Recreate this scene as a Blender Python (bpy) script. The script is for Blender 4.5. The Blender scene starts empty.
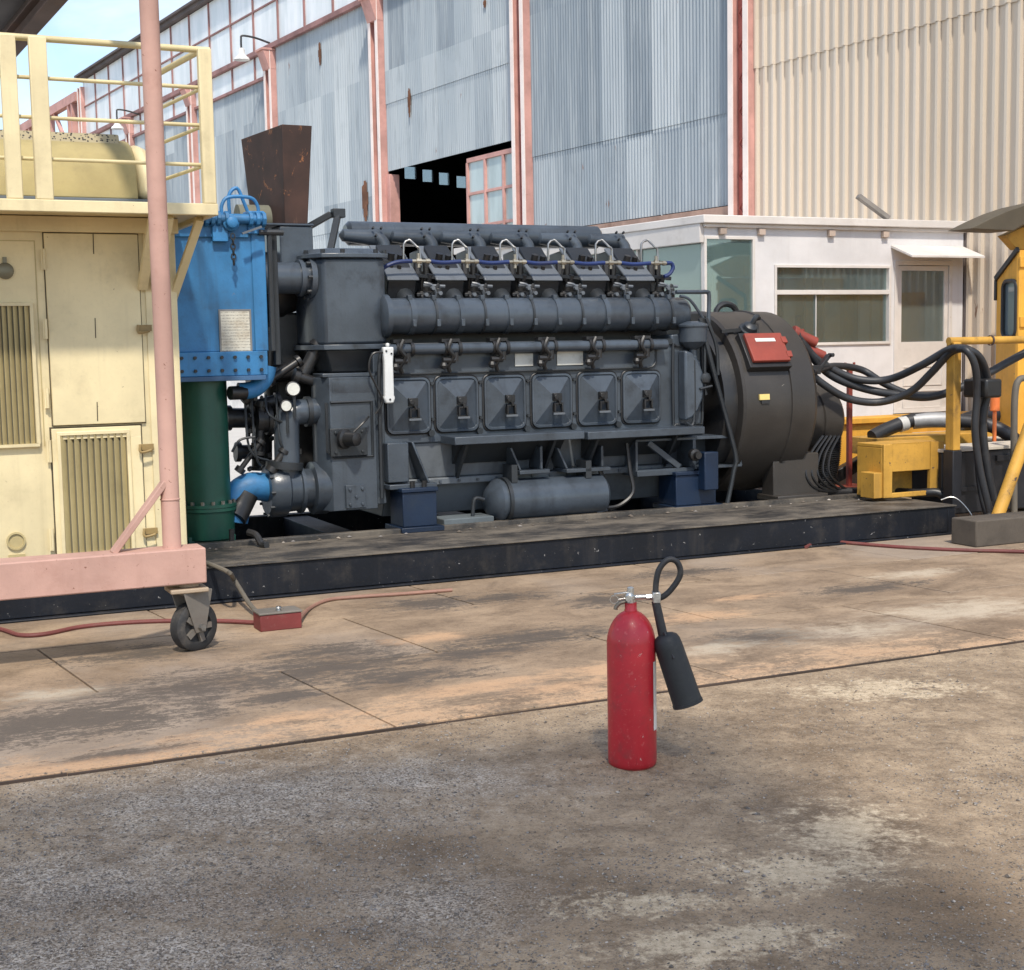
import bpy, bmesh, math, random
from mathutils import Vector, Matrix, noise as mnoise
random.seed(7)
PI = math.pi
scene = bpy.context.scene
COL = scene.collection
rad = math.radians

# ------------------------------------------------------------------ camera model
f = 1410.; pit = rad(5.645); rol = rad(-1.073); AE = rad(65.08); AB = rad(-31.83); H = 1.65
def dot(a, b): return sum(x*y for x, y in zip(a, b))
fw = (0, math.cos(pit), -math.sin(pit)); up0 = (0, math.sin(pit), math.cos(pit)); r0 = (1, 0, 0)
_c, _s = math.cos(rol), math.sin(rol)
RT = tuple(_c*a+_s*b for a, b in zip(r0, up0)); UP = tuple(_c*b-_s*a for a, b in zip(r0, up0))
def ray(px, py):
    x = (px-512)/f; y = -(py-485)/f
    return tuple(x*a+y*b+d for a, b, d in zip(RT, UP, fw))
def on_z(px, py, z=0):
    d = ray(px, py); t = (z-H)/d[2]; return (d[0]*t, d[1]*t, z)
def on_y(px, py, Y):
    d = ray(px, py); t = Y/d[1]; return (d[0]*t, Y, H+d[2]*t)
class Frame:
    """A yard-aligned coordinate frame: u along, v across, z up."""
    def __init__(s, o, az):
        s.o = o; s.az = az; s.U = (math.sin(az), math.cos(az)); s.N = (-math.cos(az), math.sin(az)); s.rz = PI/2-az
    def loc(s, p):
        x, y = p[0]-s.o[0], p[1]-s.o[1]
        return (x*s.U[0]+y*s.U[1], x*s.N[0]+y*s.N[1], p[2])
    def w(s, u, v, z): return (s.o[0]+u*s.U[0]+v*s.N[0], s.o[1]+u*s.U[1]+v*s.N[1], z)
    def E(s, px, py, v):
        d = ray(px, py); dn = d[0]*s.N[0]+d[1]*s.N[1]; o = -(s.o[0]*s.N[0]+s.o[1]*s.N[1])
        t = (v-o)/dn; return s.loc((d[0]*t, d[1]*t, H+d[2]*t))
    def Z(s, px, py, z): return s.loc(on_z(px, py, z))
    def Uu(s, px, py, u):
        d = ray(px, py); dn = d[0]*s.U[0]+d[1]*s.U[1]; o = -(s.o[0]*s.U[0]+s.o[1]*s.U[1])
        t = (u-o)/dn; return s.loc((d[0]*t, d[1]*t, H+d[2]*t))
    def rect(s, x0, y0, x1, y1, v):
        ym, xm = (y0+y1)/2, (x0+x1)/2
        return (s.E(x0, ym, v)[0], s.E(x1, ym, v)[0], s.E(xm, y1, v)[2], s.E(xm, y0, v)[2])
_O = on_z(500, 578)
F = Frame((_O[0], _O[1]), AE)            # machine row frame
W0 = Frame((0, 0), PI/2)                 # world frame
E = F.E
VH = 3.77                                # white office front plane in F
_q = E(965, 300, VH); _w = F.w(_q[0], _q[1], 0)
G = Frame((_w[0], _w[1]), AB)            # warehouse wall frame (v<0 is inside)
# generator / turbine etc use F

# ------------------------------------------------------------------ mesh builder
def catmull(P, k=6, closed=False):
    P = [Vector(p) for p in P]; n = len(P); out = []
    rng = n if closed else n-1
    for i in range(rng):
        if closed: a, b, c, d = P[(i-1) % n], P[i], P[(i+1) % n], P[(i+2) % n]
        else: a, b, c, d = P[max(i-1, 0)], P[i], P[i+1], P[min(i+2, n-1)]
        for j in range(k):
            t = j/k
            out.append(.5*((2*b)+(c-a)*t+(2*a-5*b+4*c-d)*t*t+(3*b-a-3*c+d)*t**3))
    if not closed: out.append(P[-1])
    return out
def basis(ax):
    ax = Vector(ax).normalized()
    t = Vector((0, 0, 1)) if abs(ax.z) < .9 else Vector((1, 0, 0))
    a = ax.cross(t).normalized(); b = ax.cross(a).normalized()
    return ax, a, b
class MB:
    def __init__(s): s.v = []; s.f = []
    def add(s, vs, fs):
        n = len(s.v); s.v += [tuple(x) for x in vs]; s.f += [tuple(i+n for i in q) for q in fs]; return s
    def hexa(s, p): return s.add(p, [(0, 1, 2, 3), (7, 6, 5, 4), (0, 4, 5, 1), (1, 5, 6, 2), (2, 6, 7, 3), (3, 7, 4, 0)])
    def box(s, a0, a1, b0, b1, c0, c1):
        return s.hexa([(a0, b0, c0), (a1, b0, c0), (a1, b1, c0), (a0, b1, c0), (a0, b0, c1), (a1, b0, c1), (a1, b1, c1), (a0, b1, c1)])
    def prism(s, poly, axis, a0, a1):
        def mk(p, a):
            return (a, p[0], p[1]) if axis == 'u' else (p[0], a, p[1]) if axis == 'v' else (p[0], p[1], a)
        n = len(poly)
        vs = [mk(p, a0) for p in poly]+[mk(p, a1) for p in poly]
        fs = [tuple(range(n)), tuple(range(2*n-1, n-1, -1))]+[(i, (i+1) % n, n+(i+1) % n, n+i) for i in range(n)]
        return s.add(vs, fs)
    def bar(s, p0, p1, w, h, upv=(0, 0, 1)):
        p0, p1 = Vector(p0), Vector(p1); ax = (p1-p0).normalized(); upv = Vector(upv)
        a = ax.cross(upv)
        if a.length < 1e-4: a = ax.cross(Vector((0, 1, 0)))
        a.normalize(); b = a.cross(ax).normalized()
        q = []
        for p in (p0, p1):
            q += [p-a*w/2-b*h/2, p+a*w/2-b*h/2, p+a*w/2+b*h/2, p-a*w/2+b*h/2]
        return s.hexa(q)
    def lathe(s, p0, ax, prof, n=24, ph=0, cap=True):
        p0 = Vector(p0); ax, a, b = basis(ax); vs = []; fs = []
        for t, r in prof:
            for k in range(n):
                q = 2*PI*k/n+ph; vs.append(p0+ax*t+(a*math.cos(q)+b*math.sin(q))*r)
        m = len(prof)
        for i in range(m-1):
            for k in range(n): fs.append((i*n+k, i*n+(k+1) % n, (i+1)*n+(k+1) % n, (i+1)*n+k))
        if cap: fs += [tuple(range(n-1, -1, -1)), tuple(range((m-1)*n, m*n))]
        return s.add(vs, fs)
    def cyl(s, p0, p1, r, r1=None, n=16, ph=0):
        d = Vector(p1)-Vector(p0); return s.lathe(p0, d, [(0, r), (d.length, r if r1 is None else r1)], n, ph)
    def tube(s, P, r, n=8, k=6, closed=False):
        Q = catmull(P, k, closed) if k > 1 else [Vector(p) for p in P]
        m = len(Q); vs = []; fs = []; prev = None
        for i in range(m):
            if closed: t = Q[(i+1) % m]-Q[i-1]
            else: t = Q[min(i+1, m-1)]-Q[max(i-1, 0)]
            t.normalize()
            if prev is None: _, a, b = basis(t)
            else:
                a = (prev-t*prev.dot(t)); a.normalize(); b = t.cross(a)
            prev = a
            rr = r(i/(m-1)) if callable(r) else r
            for j in range(n):
                q = 2*PI*j/n; vs.append(Q[i]+(a*math.cos(q)+b*math.sin(q))*rr)
        for i in range(m if closed else m-1):
            for j in range(n):
                i2 = (i+1) % m; fs.append((i*n+j, i*n+(j+1) % n, i2*n+(j+1) % n, i2*n+j))
        if not closed: fs += [tuple(range(n-1, -1, -1)), tuple(range((m-1)*n, m*n))]
        return s.add(vs, fs)
    def ball(s, c, r, n=10, sc=(1, 1, 1)):
        vs = []; fs = []; c = Vector(c); m = n//2
        for i in range(m+1):
            th = PI*i/m
            for j in range(n):
                q = 2*PI*j/n
                vs.append(c+Vector((math.sin(th)*math.cos(q)*sc[0], math.sin(th)*math.sin(q)*sc[1], math.cos(th)*sc[2]))*r)
        for i in range(m):
            for j in range(n): fs.append((i*n+j, i*n+(j+1) % n, (i+1)*n+(j+1) % n, (i+1)*n+j))
        return s.add(vs, fs)
    def bolts(s, pts, ax=(0, -1, 0), r=.012, h=.014, n=6):
        for p in pts:
            p = Vector(p); s.cyl(p-Vector(ax)*.002, p+Vector(ax)*h, r, n=n)
        return s
    def frame(s, u0, u1, z0, z1, v0, v1, w):
        s.box(u0, u1, v0, v1, z0, z0+w); s.box(u0, u1, v0, v1, z1-w, z1)
        s.box(u0, u0+w, v0, v1, z0+w, z1-w); s.box(u1-w, u1, v0, v1, z0+w, z1-w); return s
    def frustum(s, ra, va, rb, vb):
        a, b = ra, rb
        return s.hexa([(a[0], va, a[2]), (a[1], va, a[2]), (a[1], va, a[3]), (a[0], va, a[3]),
                       (b[0], vb, b[2]), (b[1], vb, b[2]), (b[1], vb, b[3]), (b[0], vb, b[3])])
def rrect(u0, u1, z0, z1, r, k=4):
    out = []
    for cx, cz, a0 in ((u1-r, z0+r, -90), (u1-r, z1-r, 0), (u0+r, z1-r, 90), (u0+r, z0+r, 180)):
        for i in range(k+1):
            q = rad(a0+90*i/k); out.append((cx+r*math.cos(q), cz+r*math.sin(q)))
    return out

# ------------------------------------------------------------------ things and parts
BASE = {}
def tag(o, label=None, cat=None, group=None, kind=None):
    if label: o['label'] = label
    if cat: o['category'] = cat
    if group: o['group'] = group
    if kind: o['kind'] = kind
    return o
def thing(name, label, cat, base=(0, 0, 0), fr=F, group=None):
    o = bpy.data.objects.new(name, None); COL.objects.link(o)
    o.empty_display_size = .2
    o.location = fr.w(*base); o.rotation_euler = (0, 0, fr.rz); BASE[o.name] = Vector(base)
    return tag(o, label, cat, group)
def mesh_obj(name, mb, m, base, bevel=0, angle=38, seg=2):
    me = bpy.data.meshes.new(name)
    me.from_pydata([tuple(Vector(p)-base) for p in mb.v], [], mb.f)
    bm = bmesh.new(); bm.from_mesh(me)
    bmesh.ops.remove_doubles(bm, verts=bm.verts, dist=1e-5)
    bmesh.ops.recalc_face_normals(bm, faces=bm.faces); bm.to_mesh(me); bm.free()
    me.polygons.foreach_set('use_smooth', [True]*len(me.polygons))
    me.set_sharp_from_angle(angle=rad(angle))
    o = bpy.data.objects.new(name, me); COL.objects.link(o)
    if m: me.materials.append(m)
    if bevel:
        b = o.modifiers.new('edge', 'BEVEL'); b.width = bevel; b.segments = seg; b.limit_method = 'ANGLE'; b.angle_limit = rad(40)
        b.harden_normals = False
    return o
SPLIT = {'hinge', 'foot', 'riser_flange', 'roof_bracket', 'hanger', 'clamp_bolt', 'bracket', 'flange', 'lit_flange_edge', 'bolt_row', 'cover_stud', 'flange_bolt', 'head_nut', 'anchor_bolt', 'pump_bolt', 'gusset', 'branch', 'lifting_loop', 'purlin', 'spoke', 'runner_bolt', 'side_pipe', 'small_tubing', 'vent_pipe', 'hanger_bolt', 'screw', 'conduit', 'drain_hose', 'wire'}
def islands(mb):
    par = list(range(len(mb.v)))
    def find(i):
        while par[i] != i: par[i] = par[par[i]]; i = par[i]
        return i
    for fc in mb.f:
        r = find(fc[0])
        for k in fc[1:]: par[find(k)] = r
    out = {}
    for fc in mb.f: out.setdefault(find(fc[0]), []).append(fc)
    res = []
    for fs in out.values():
        q = MB(); ix = {}
        for fc in fs:
            for k in fc:
                if k not in ix: ix[k] = len(q.v); q.v.append(mb.v[k])
            q.f.append(tuple(ix[k] for k in fc))
        res.append(q)
    return res
def part(name, mb, m, parent, bevel=0, label=None, **kw):
    if name in SPLIT:
        isl = islands(mb)
        if len(isl) > 1:
            for q in isl: o = part1(name, q, m, parent, bevel, label, **kw)
            return o
    return part1(name, mb, m, parent, bevel, label, **kw)
def part1(name, mb, m, parent, bevel=0, label=None, **kw):
    b = BASE[parent.name]
    o = mesh_obj(name, mb, m, b, bevel, **kw); o.parent = parent; BASE[o.name] = b
    if label: o['label'] = label
    return o
def solo(name, mb, m, label=None, cat=None, base=None, fr=F, group=None, kind=None, bevel=0, **kw):
    """a thing (or piece of setting) that is one mesh"""
    if base is None:
        lo = [min(p[i] for p in mb.v) for i in range(3)]; hi = [max(p[i] for p in mb.v) for i in range(3)]
        base = ((lo[0]+hi[0])/2, (lo[1]+hi[1])/2, lo[2])
    o = mesh_obj(name, mb, m, Vector(base), bevel, **kw)
    o.location = fr.w(*base); o.rotation_euler = (0, 0, fr.rz)
    return tag(o, label, cat, group, kind)

# ------------------------------------------------------------------ materials
def lin(c): return tuple(((x/255+.055)/1.055)**2.4 if x/255 > .04045 else x/255/12.92 for x in c)
class NT:
    def __init__(s, name):
        s.m = bpy.data.materials.new(name); s.m.use_nodes = True
        s.t = s.m.node_tree; s.t.nodes.clear(); s.L = s.t.links
        s.out = s.n('ShaderNodeOutputMaterial'); s.b = s.n('ShaderNodeBsdfPrincipled'); s.L.new(s.b.outputs[0], s.out.inputs[0])
        s._co = None
    def n(s, k, **kw):
        x = s.t.nodes.new(k)
        for a, b in kw.items(): setattr(x, a, b)
        return x
    def put(s, sock, v):
        if isinstance(v, bpy.types.NodeSocket): s.L.new(v, sock)
        elif isinstance(v, (tuple, list)): sock.default_value = tuple(v)+(1,) if (len(v) == 3 and len(sock.default_value) == 4) else v
        else: sock.default_value = v
    def co(s, rnd=True):
        if s._co is None:
            tc = s.n('ShaderNodeTexCoord').outputs['Object']
            if rnd:
                oi = s.n('ShaderNodeObjectInfo'); mu = s.n('ShaderNodeMath', operation='MULTIPLY'); s.L.new(oi.outputs['Random'], mu.inputs[0]); mu.inputs[1].default_value = 37
                va = s.n('ShaderNodeVectorMath', operation='ADD'); s.L.new(tc, va.inputs[0]); s.L.new(mu.outputs[0], va.inputs[1]); tc = va.outputs[0]
            s._co = tc
        return s._co
    def map(s, sc, off=(0, 0, 0), co=None):
        v = s.n('ShaderNodeMapping'); s.L.new(co or s.co(), v.inputs[0]); v.inputs['Scale'].default_value = sc; v.inputs['Location'].default_value = off
        return v.outputs[0]
    def noise(s, scale, detail=4, rough=.55, vec=None, dist=0):
        x = s.n('ShaderNodeTexNoise'); s.L.new(vec or s.co(), x.inputs['Vector']); x.inputs['Scale'].default_value = scale
        x.inputs['Detail'].default_value = detail; x.inputs['Roughness'].default_value = rough; x.inputs['Distortion'].default_value = dist
        return x.outputs['Fac']
    def voro(s, scale, vec=None, feature='F1', out='Distance', rnd=1):
        x = s.n('ShaderNodeTexVoronoi', feature=feature); s.L.new(vec or s.co(), x.inputs['Vector']); x.inputs['Scale'].default_value = scale; x.inputs['Randomness'].default_value = rnd
        return x.outputs[out]
    def ramp(s, v, a, b, lo=0., hi=1., smooth=True):
        x = s.n('ShaderNodeMapRange', interpolation_type='SMOOTHSTEP' if smooth else 'LINEAR'); s.put(x.inputs[0], v)
        for i, q in enumerate((a, b, lo, hi)): x.inputs[i+1].default_value = q
        return x.outputs[0]
    def math(s, op, a, b=None, c=None):
        x = s.n('ShaderNodeMath', operation=op)
        for i, q in enumerate((a, b, c)):
            if q is not None: s.put(x.inputs[i], q)
        return x.outputs[0]
    def mix(s, fac, a, b, blend='MIX'):
        x = s.n('ShaderNodeMix', data_type='RGBA', blend_type=blend); x.clamp_factor = True
        s.put(x.inputs[0], fac); s.put(x.inputs[6], a); s.put(x.inputs[7], b); return x.outputs[2]
    def sep(s, co=None):
        x = s.n('ShaderNodeSeparateXYZ'); s.L.new(co or s.co(), x.inputs[0]); return x.outputs
    def set(s, **kw):
        for k, v in kw.items(): s.put(s.b.inputs[k.replace('_', ' ')], v)
    def bump(s, h, st=.3, d=.01):
        x = s.n('ShaderNodeBump'); x.inputs['Strength'].default_value = st; x.inputs['Distance'].default_value = d; s.L.new(h, x.inputs['Height']); s.L.new(x.outputs[0], s.b.inputs['Normal'])
MC = {}
def paint(name, col, rough=.5, var=.25, dirt=(.05, .042, .035), da=.4, ds=3., chip=None, ca=.08, cs=22., streak=.0, metal=0., bump=.15, spec=.5):
    """old brushed paint: tone drift, grime, vertical streaks, chips"""
    if name in MC: return MC[name]
    t = NT(name)
    n1 = t.noise(1.7, 5, .6); n2 = t.noise(ds, 6, .65); n3 = t.noise(45, 3, .6)
    dk = tuple(c*(1-var) for c in col); lt = tuple(min(c*(1+var*.6), .9) for c in col)
    c = t.mix(t.ramp(n1, .3, .7), dk, lt)
    fac = t.math('MULTIPLY', t.ramp(n2, .5, .78), da)
    if streak:
        sv = t.noise(1, 4, .6, t.map((9, 9, .5))); fac = t.math('ADD', fac, t.math('MULTIPLY', t.ramp(sv, .52, .75), streak))
    fac = t.math('ADD', fac, t.math('MULTIPLY', t.ramp(n3, .55, .75), da*.25))
    c = t.mix(fac, c, dirt)
    r = t.math('ADD', rough-.06, t.math('MULTIPLY', n2, .2))
    if chip:
        ch = t.ramp(t.noise(cs, 5, .7, dist=.5), .72-ca, .74-ca, 0, 1); c = t.mix(ch, c, chip)
    t.set(Base_Color=c, Roughness=r, Metallic=metal, Specular_IOR_Level=spec)
    if bump: t.bump(t.math('ADD', t.noise(60, 3), t.math('MULTIPLY', n2, .8)), bump, .006)
    MC[name] = t.m; return t.m
# ------------------------------------------------------------------ world, sun, camera
SUN_AZ, SUN_EL = rad(172), rad(54)
w = bpy.data.worlds.new("World"); scene.world = w; w.use_nodes = True
nt = w.node_tree; nt.nodes.clear()
def wn(k, **kw):
    x = nt.nodes.new(k)
    for a, b in kw.items(): setattr(x, a, b)
    return x
wo = wn('ShaderNodeOutputWorld'); bg = wn('ShaderNodeBackground'); sky = wn('ShaderNodeTexSky', sky_type='NISHITA')
sky.sun_disc = False; sky.sun_elevation = SUN_EL; sky.sun_rotation = SUN_AZ; sky.air_density = 1.; sky.dust_density = .6; sky.ozone_density = 1.2
tc = wn('ShaderNodeTexCoord'); mp = wn('ShaderNodeMapping'); mp.inputs['Scale'].default_value = (1, 1, 2.2); mp.inputs['Location'].default_value = (.15, .9, .3)
nz = wn('ShaderNodeTexNoise'); nz.inputs['Scale'].default_value = 3.2; nz.inputs['Detail'].default_value = 8; nz.inputs['Roughness'].default_value = .55; nz.inputs['Distortion'].default_value = .4
mr = wn('ShaderNodeMapRange', interpolation_type='SMOOTHSTEP'); mr.inputs[1].default_value = .44; mr.inputs[2].default_value = .68; mr.inputs[4].default_value = .95
mx = wn('ShaderNodeMix', data_type='RGBA'); mx.inputs[7].default_value = (5.3, 5.5, 5.7, 1)
nt.links.new(tc.outputs['Generated'], mp.inputs[0]); nt.links.new(mp.outputs[0], nz.inputs['Vector']); nt.links.new(nz.outputs['Fac'], mr.inputs[0])
nt.links.new(mr.outputs[0], mx.inputs[0]); nt.links.new(sky.outputs[0], mx.inputs[6]); nt.links.new(mx.outputs[2], bg.inputs[0]); bg.inputs[1].default_value = .145
nt.links.new(bg.outputs[0], wo.inputs[0])
sd = bpy.data.lights.new('sun', 'SUN'); sd.energy = 2.6; sd.angle = rad(3.2); sd.color = (1, .92, .80)
so = bpy.data.objects.new('sun', sd); COL.objects.link(so)
so.rotation_euler = Vector((-math.sin(SUN_AZ)*math.cos(SUN_EL), -math.cos(SUN_AZ)*math.cos(SUN_EL), -math.sin(SUN_EL))).to_track_quat('-Z', 'Y').to_euler()
cd = bpy.data.cameras.new('camera'); co = bpy.data.objects.new('camera', cd); COL.objects.link(co)
M = Matrix((RT, UP, tuple(-x for x in fw))).transposed().to_4x4(); M.translation = (0, 0, H); co.matrix_world = M
cd.sensor_width = 36; cd.sensor_fit = 'HORIZONTAL'; cd.lens = f/1024*36; cd.clip_start = .1; cd.clip_end = 3000; scene.camera = co
vs = scene.view_settings; vs.view_transform = 'Standard'; vs.look = 'None'; vs.gamma = 1; vs.exposure = .66; vs.use_curve_mapping = False
scene.cycles.use_denoising = True
scene.cycles.max_bounces = 8

# ------------------------------------------------------------------ ground
def ell(t, pts, co):
    """mask: union of soft ellipses (x, y, rx, ry) on the ground"""
    out = None
    for (x, y, rx, ry) in pts:
        v = t.map((1/rx, 1/ry, 0), (-x/rx, -y/ry, 0), co)
        ln = t.n('ShaderNodeVectorMath', operation='LENGTH'); t.L.new(v, ln.inputs[0])
        q = t.math('SUBTRACT', 1, ln.outputs['Value']); q = t.math('MAXIMUM', q, -.6)
        out = q if out is None else t.math('MAXIMUM', out, q)
    return out
def gspot(px, py, rx, ry):
    p = on_z(px, py); return (p[0], p[1], rx, ry)
def ground_mat():
    t = NT('gravel_dirt'); c0 = t.n('ShaderNodeTexCoord').outputs['Object']; t._co = c0
    A = lambda *k: __import__('functools').reduce(lambda a, b: t.math('ADD', a, b), k)
    C = lambda n, k: t.math('MULTIPLY', t.math('SUBTRACT', n, .5), k)
    big = t.noise(1.3, 6, .62); mid = t.noise(5.5, 10, .72, dist=.3); fine = t.noise(26, 9, .82); grain = t.noise(150, 4, .8); vor = t.voro(75, out='Color'); vd = t.voro(75); vd2 = t.voro(160); vor2 = t.voro(160, out='Color')
    sepc = t.n('ShaderNodeSeparateColor'); t.L.new(vor, sepc.inputs[0]); sep2 = t.n('ShaderNodeSeparateColor'); t.L.new(vor2, sep2.inputs[0])
    brown = t.mix(t.ramp(A(C(mid, 1.3), C(fine, 1.1), C(big, 1.), .5), .1, .9), (.20, .142, .092), (.54, .405, .27))
    brown = t.mix(t.ramp(sep2.outputs[0], .55, 1., 0, .55), brown, t.mix(sep2.outputs[1], (.05, .038, .03), (.46, .38, .29)))
    g1 = t.mix(t.ramp(sep2.outputs[0], .05, .95, 0, 1, False), (.09, .072, .055), (.74, .64, .53))
    g1 = t.mix(t.ramp(sep2.outputs[2], .80, .9, 0, .9), g1, (.76, .69, .61)); g1 = t.mix(t.ramp(sepc.outputs[0], .8, .9, 0, .7), g1, t.mix(sepc.outputs[1], (.10, .07, .05), (.50, .47, .43)))
    gm = ell(t, [gspot(100, 890, 1.2, .6), gspot(240, 800, 1.1, .65), gspot(60, 960, .8, .4), gspot(400, 780, .8, .4), gspot(430, 905, .5, .35), gspot(180, 950, .6, .3)], c0)
    c = t.mix(t.math('MULTIPLY', t.ramp(A(gm, C(mid, 2.6), C(fine, 1.8)), -.2, 1.3), .85), brown, g1)
    dm = ell(t, [gspot(255, 890, .55, .3), gspot(130, 905, .5, .18), gspot(400, 850, .4, .25), gspot(330, 930, .4, .2), gspot(560, 900, .5, .3), gspot(940, 900, .5, .5)], c0)
    c = t.mix(t.math('MULTIPLY', t.ramp(A(dm, C(mid, 2.8), C(fine, 3.4)), .0, 1.0), .6), c, (.45, .39, .34), 'MULTIPLY')
    pm = ell(t, [gspot(850, 835, .3, .42), gspot(800, 870, .4, .22), gspot(640, 905, .3, .14), gspot(690, 950, .35, .14), gspot(760, 935, .3, .12), gspot(880, 690, .5, .3)], c0)
    pmask = t.ramp(A(pm, C(mid, 3.2), C(fine, 3.0)), .1, .85)
    c = t.mix(t.math('MULTIPLY', pmask, .85), c, t.mix(t.ramp(fine, .3, .7), (.46, .35, .23), (.80, .66, .47)))
    c = t.mix(t.ramp(grain, .5, .72, 0, .55), c, (.05, .04, .032)); c = t.mix(t.ramp(grain, .40, .25, 0, .3), c, (.55, .48, .40))
    t.set(Base_Color=c, Roughness=.95, Specular_IOR_Level=.2)
    t.bump(A(t.math('MULTIPLY', mid, 1.2), t.math('MULTIPLY', fine, .9), t.math('MULTIPLY', sep2.outputs[0], .4), t.math('MULTIPLY', grain, .25)), .55, .03); return t.m
# fine mesh near the camera, one sheet out to the horizon
mb = MB(); g_m = ground_mat()
xs = [-900, -200, -60, -20, -8]+[-4+.05*i for i in range(161)]+[8, 20, 60, 200, 900]
ys = [-600, -60, -8, 0, 1.5]+[2+.05*i for i in range(111)]+[9, 14, 40, 120, 900, 1500]
for y in ys:
    for x in xs:
        z = 0
        if abs(x) < 4.05 and 1.9 < y < 7.6:
            lu, lv, _ = F.loc((x, y, 0))
            k = max(0, min(1, (-3.5-lv)/.35))
            z = k*(.016*mnoise.noise((x*1.3, y*1.3, 0))+.009*mnoise.noise((x*5, y*5, 3))+.004*mnoise.noise((x*14, y*14, 5)))-.004*(k > 0)
        mb.v.append((x, y, z))
nx = len(xs)
for j in range(len(ys)-1):
    for i in range(nx-1): mb.f.append((j*nx+i, j*nx+i+1, (j+1)*nx+i+1, (j+1)*nx+i))
solo('ground', mb, g_m, base=(0, 0, 0), fr=W0, kind='structure', angle=180)
def gz(x, y):
    lu, lv, _ = F.loc((x, y, 0)); k = max(0, min(1, (-3.5-lv)/.35))
    return k*(.016*mnoise.noise((x*1.3, y*1.3, 0))+.009*mnoise.noise((x*5, y*5, 3))+.004*mnoise.noise((x*14, y*14, 5)))-.004*(k > 0)
# loose stones
def stone_mat():
    t = NT('loose_stones'); gi = t.n('ShaderNodeNewGeometry').outputs['Random Per Island']
    r = t.n('ShaderNodeValToRGB'); t.L.new(gi, r.inputs[0]); e = r.color_ramp.elements
    e[0].color = (.09, .08, .07, 1); e[1].color = (.44, .40, .36, 1)
    for p, c in ((.35, (.16, .125, .095, 1)), (.6, (.21, .195, .185, 1)), (.85, (.30, .255, .2, 1))):
        x = e.new(p); x.color = c
    t.set(Base_Color=r.outputs[0], Roughness=.9); return t.m
mb = MB(); rs = random.Random(3)
def stone(x, y, s, z=None):
    n = len(mb.v); q = rs.random()*6.28; cz = (gz(x, y) if z is None else z)+s*.12
    P = [(1, 0, 0), (0, 1, 0), (-1, 0, 0), (0, -1, 0), (0, 0, .7), (0, 0, -.5), (.6, .6, .35), (-.6, -.6, .3)]
    for p in P:
        k = s*(.6+.8*rs.random()); a, b = p[0]*k, p[1]*k*.8
        mb.v.append((x+a*math.cos(q)-b*math.sin(q), y+a*math.sin(q)+b*math.cos(q), cz+p[2]*k*.8))
    for fc in ((0, 6, 4), (6, 1, 4), (1, 2, 4), (2, 7, 4), (7, 3, 4), (3, 0, 4), (6, 0, 5), (1, 6, 5), (2, 1, 5), (7, 2, 5), (3, 7, 5), (0, 3, 5)):
        mb.f.append(tuple(n+i for i in fc))
cnt = 0
while cnt < 45000:
    px, py = rs.uniform(-40, 1064), 640+rs.random()**.8*360
    x, y, _ = on_z(px, py); lu, lv, _ = F.loc((x, y, 0))
    if lv > -3.385 or (lv > -3.45 and rs.random() > .5*(1+2*mnoise.noise((lu*1.5, 0, 4)))): continue
    d = mnoise.noise((x*1.4, y*1.4, 9))+(.5 if px < 480 else -.15)
    if rs.random() > .45+.8*d: continue
    s = .0020+.0042*rs.random()**3+(.007*rs.random() if rs.random() < .025 else 0)
    stone(x, y, s, .014 if lv > -3.42 else None); cnt += 1
for px, py, s in ((748, 803, .014), (440, 756, .011), (442, 763, .012), (517, 795, .010), (245, 857, .014), (975, 803, .012), (268, 834, .012), (262, 928, .012), (700, 893, .011), (222, 762, .016), (230, 760, .012), (447, 735, .011), (570, 757, .009)):
    x, y, _ = on_z(px, py); stone(x, y, s)
solo('gravel', mb, stone_mat(), base=(0, 0, 0), fr=W0, kind='stuff', angle=20)

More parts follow.
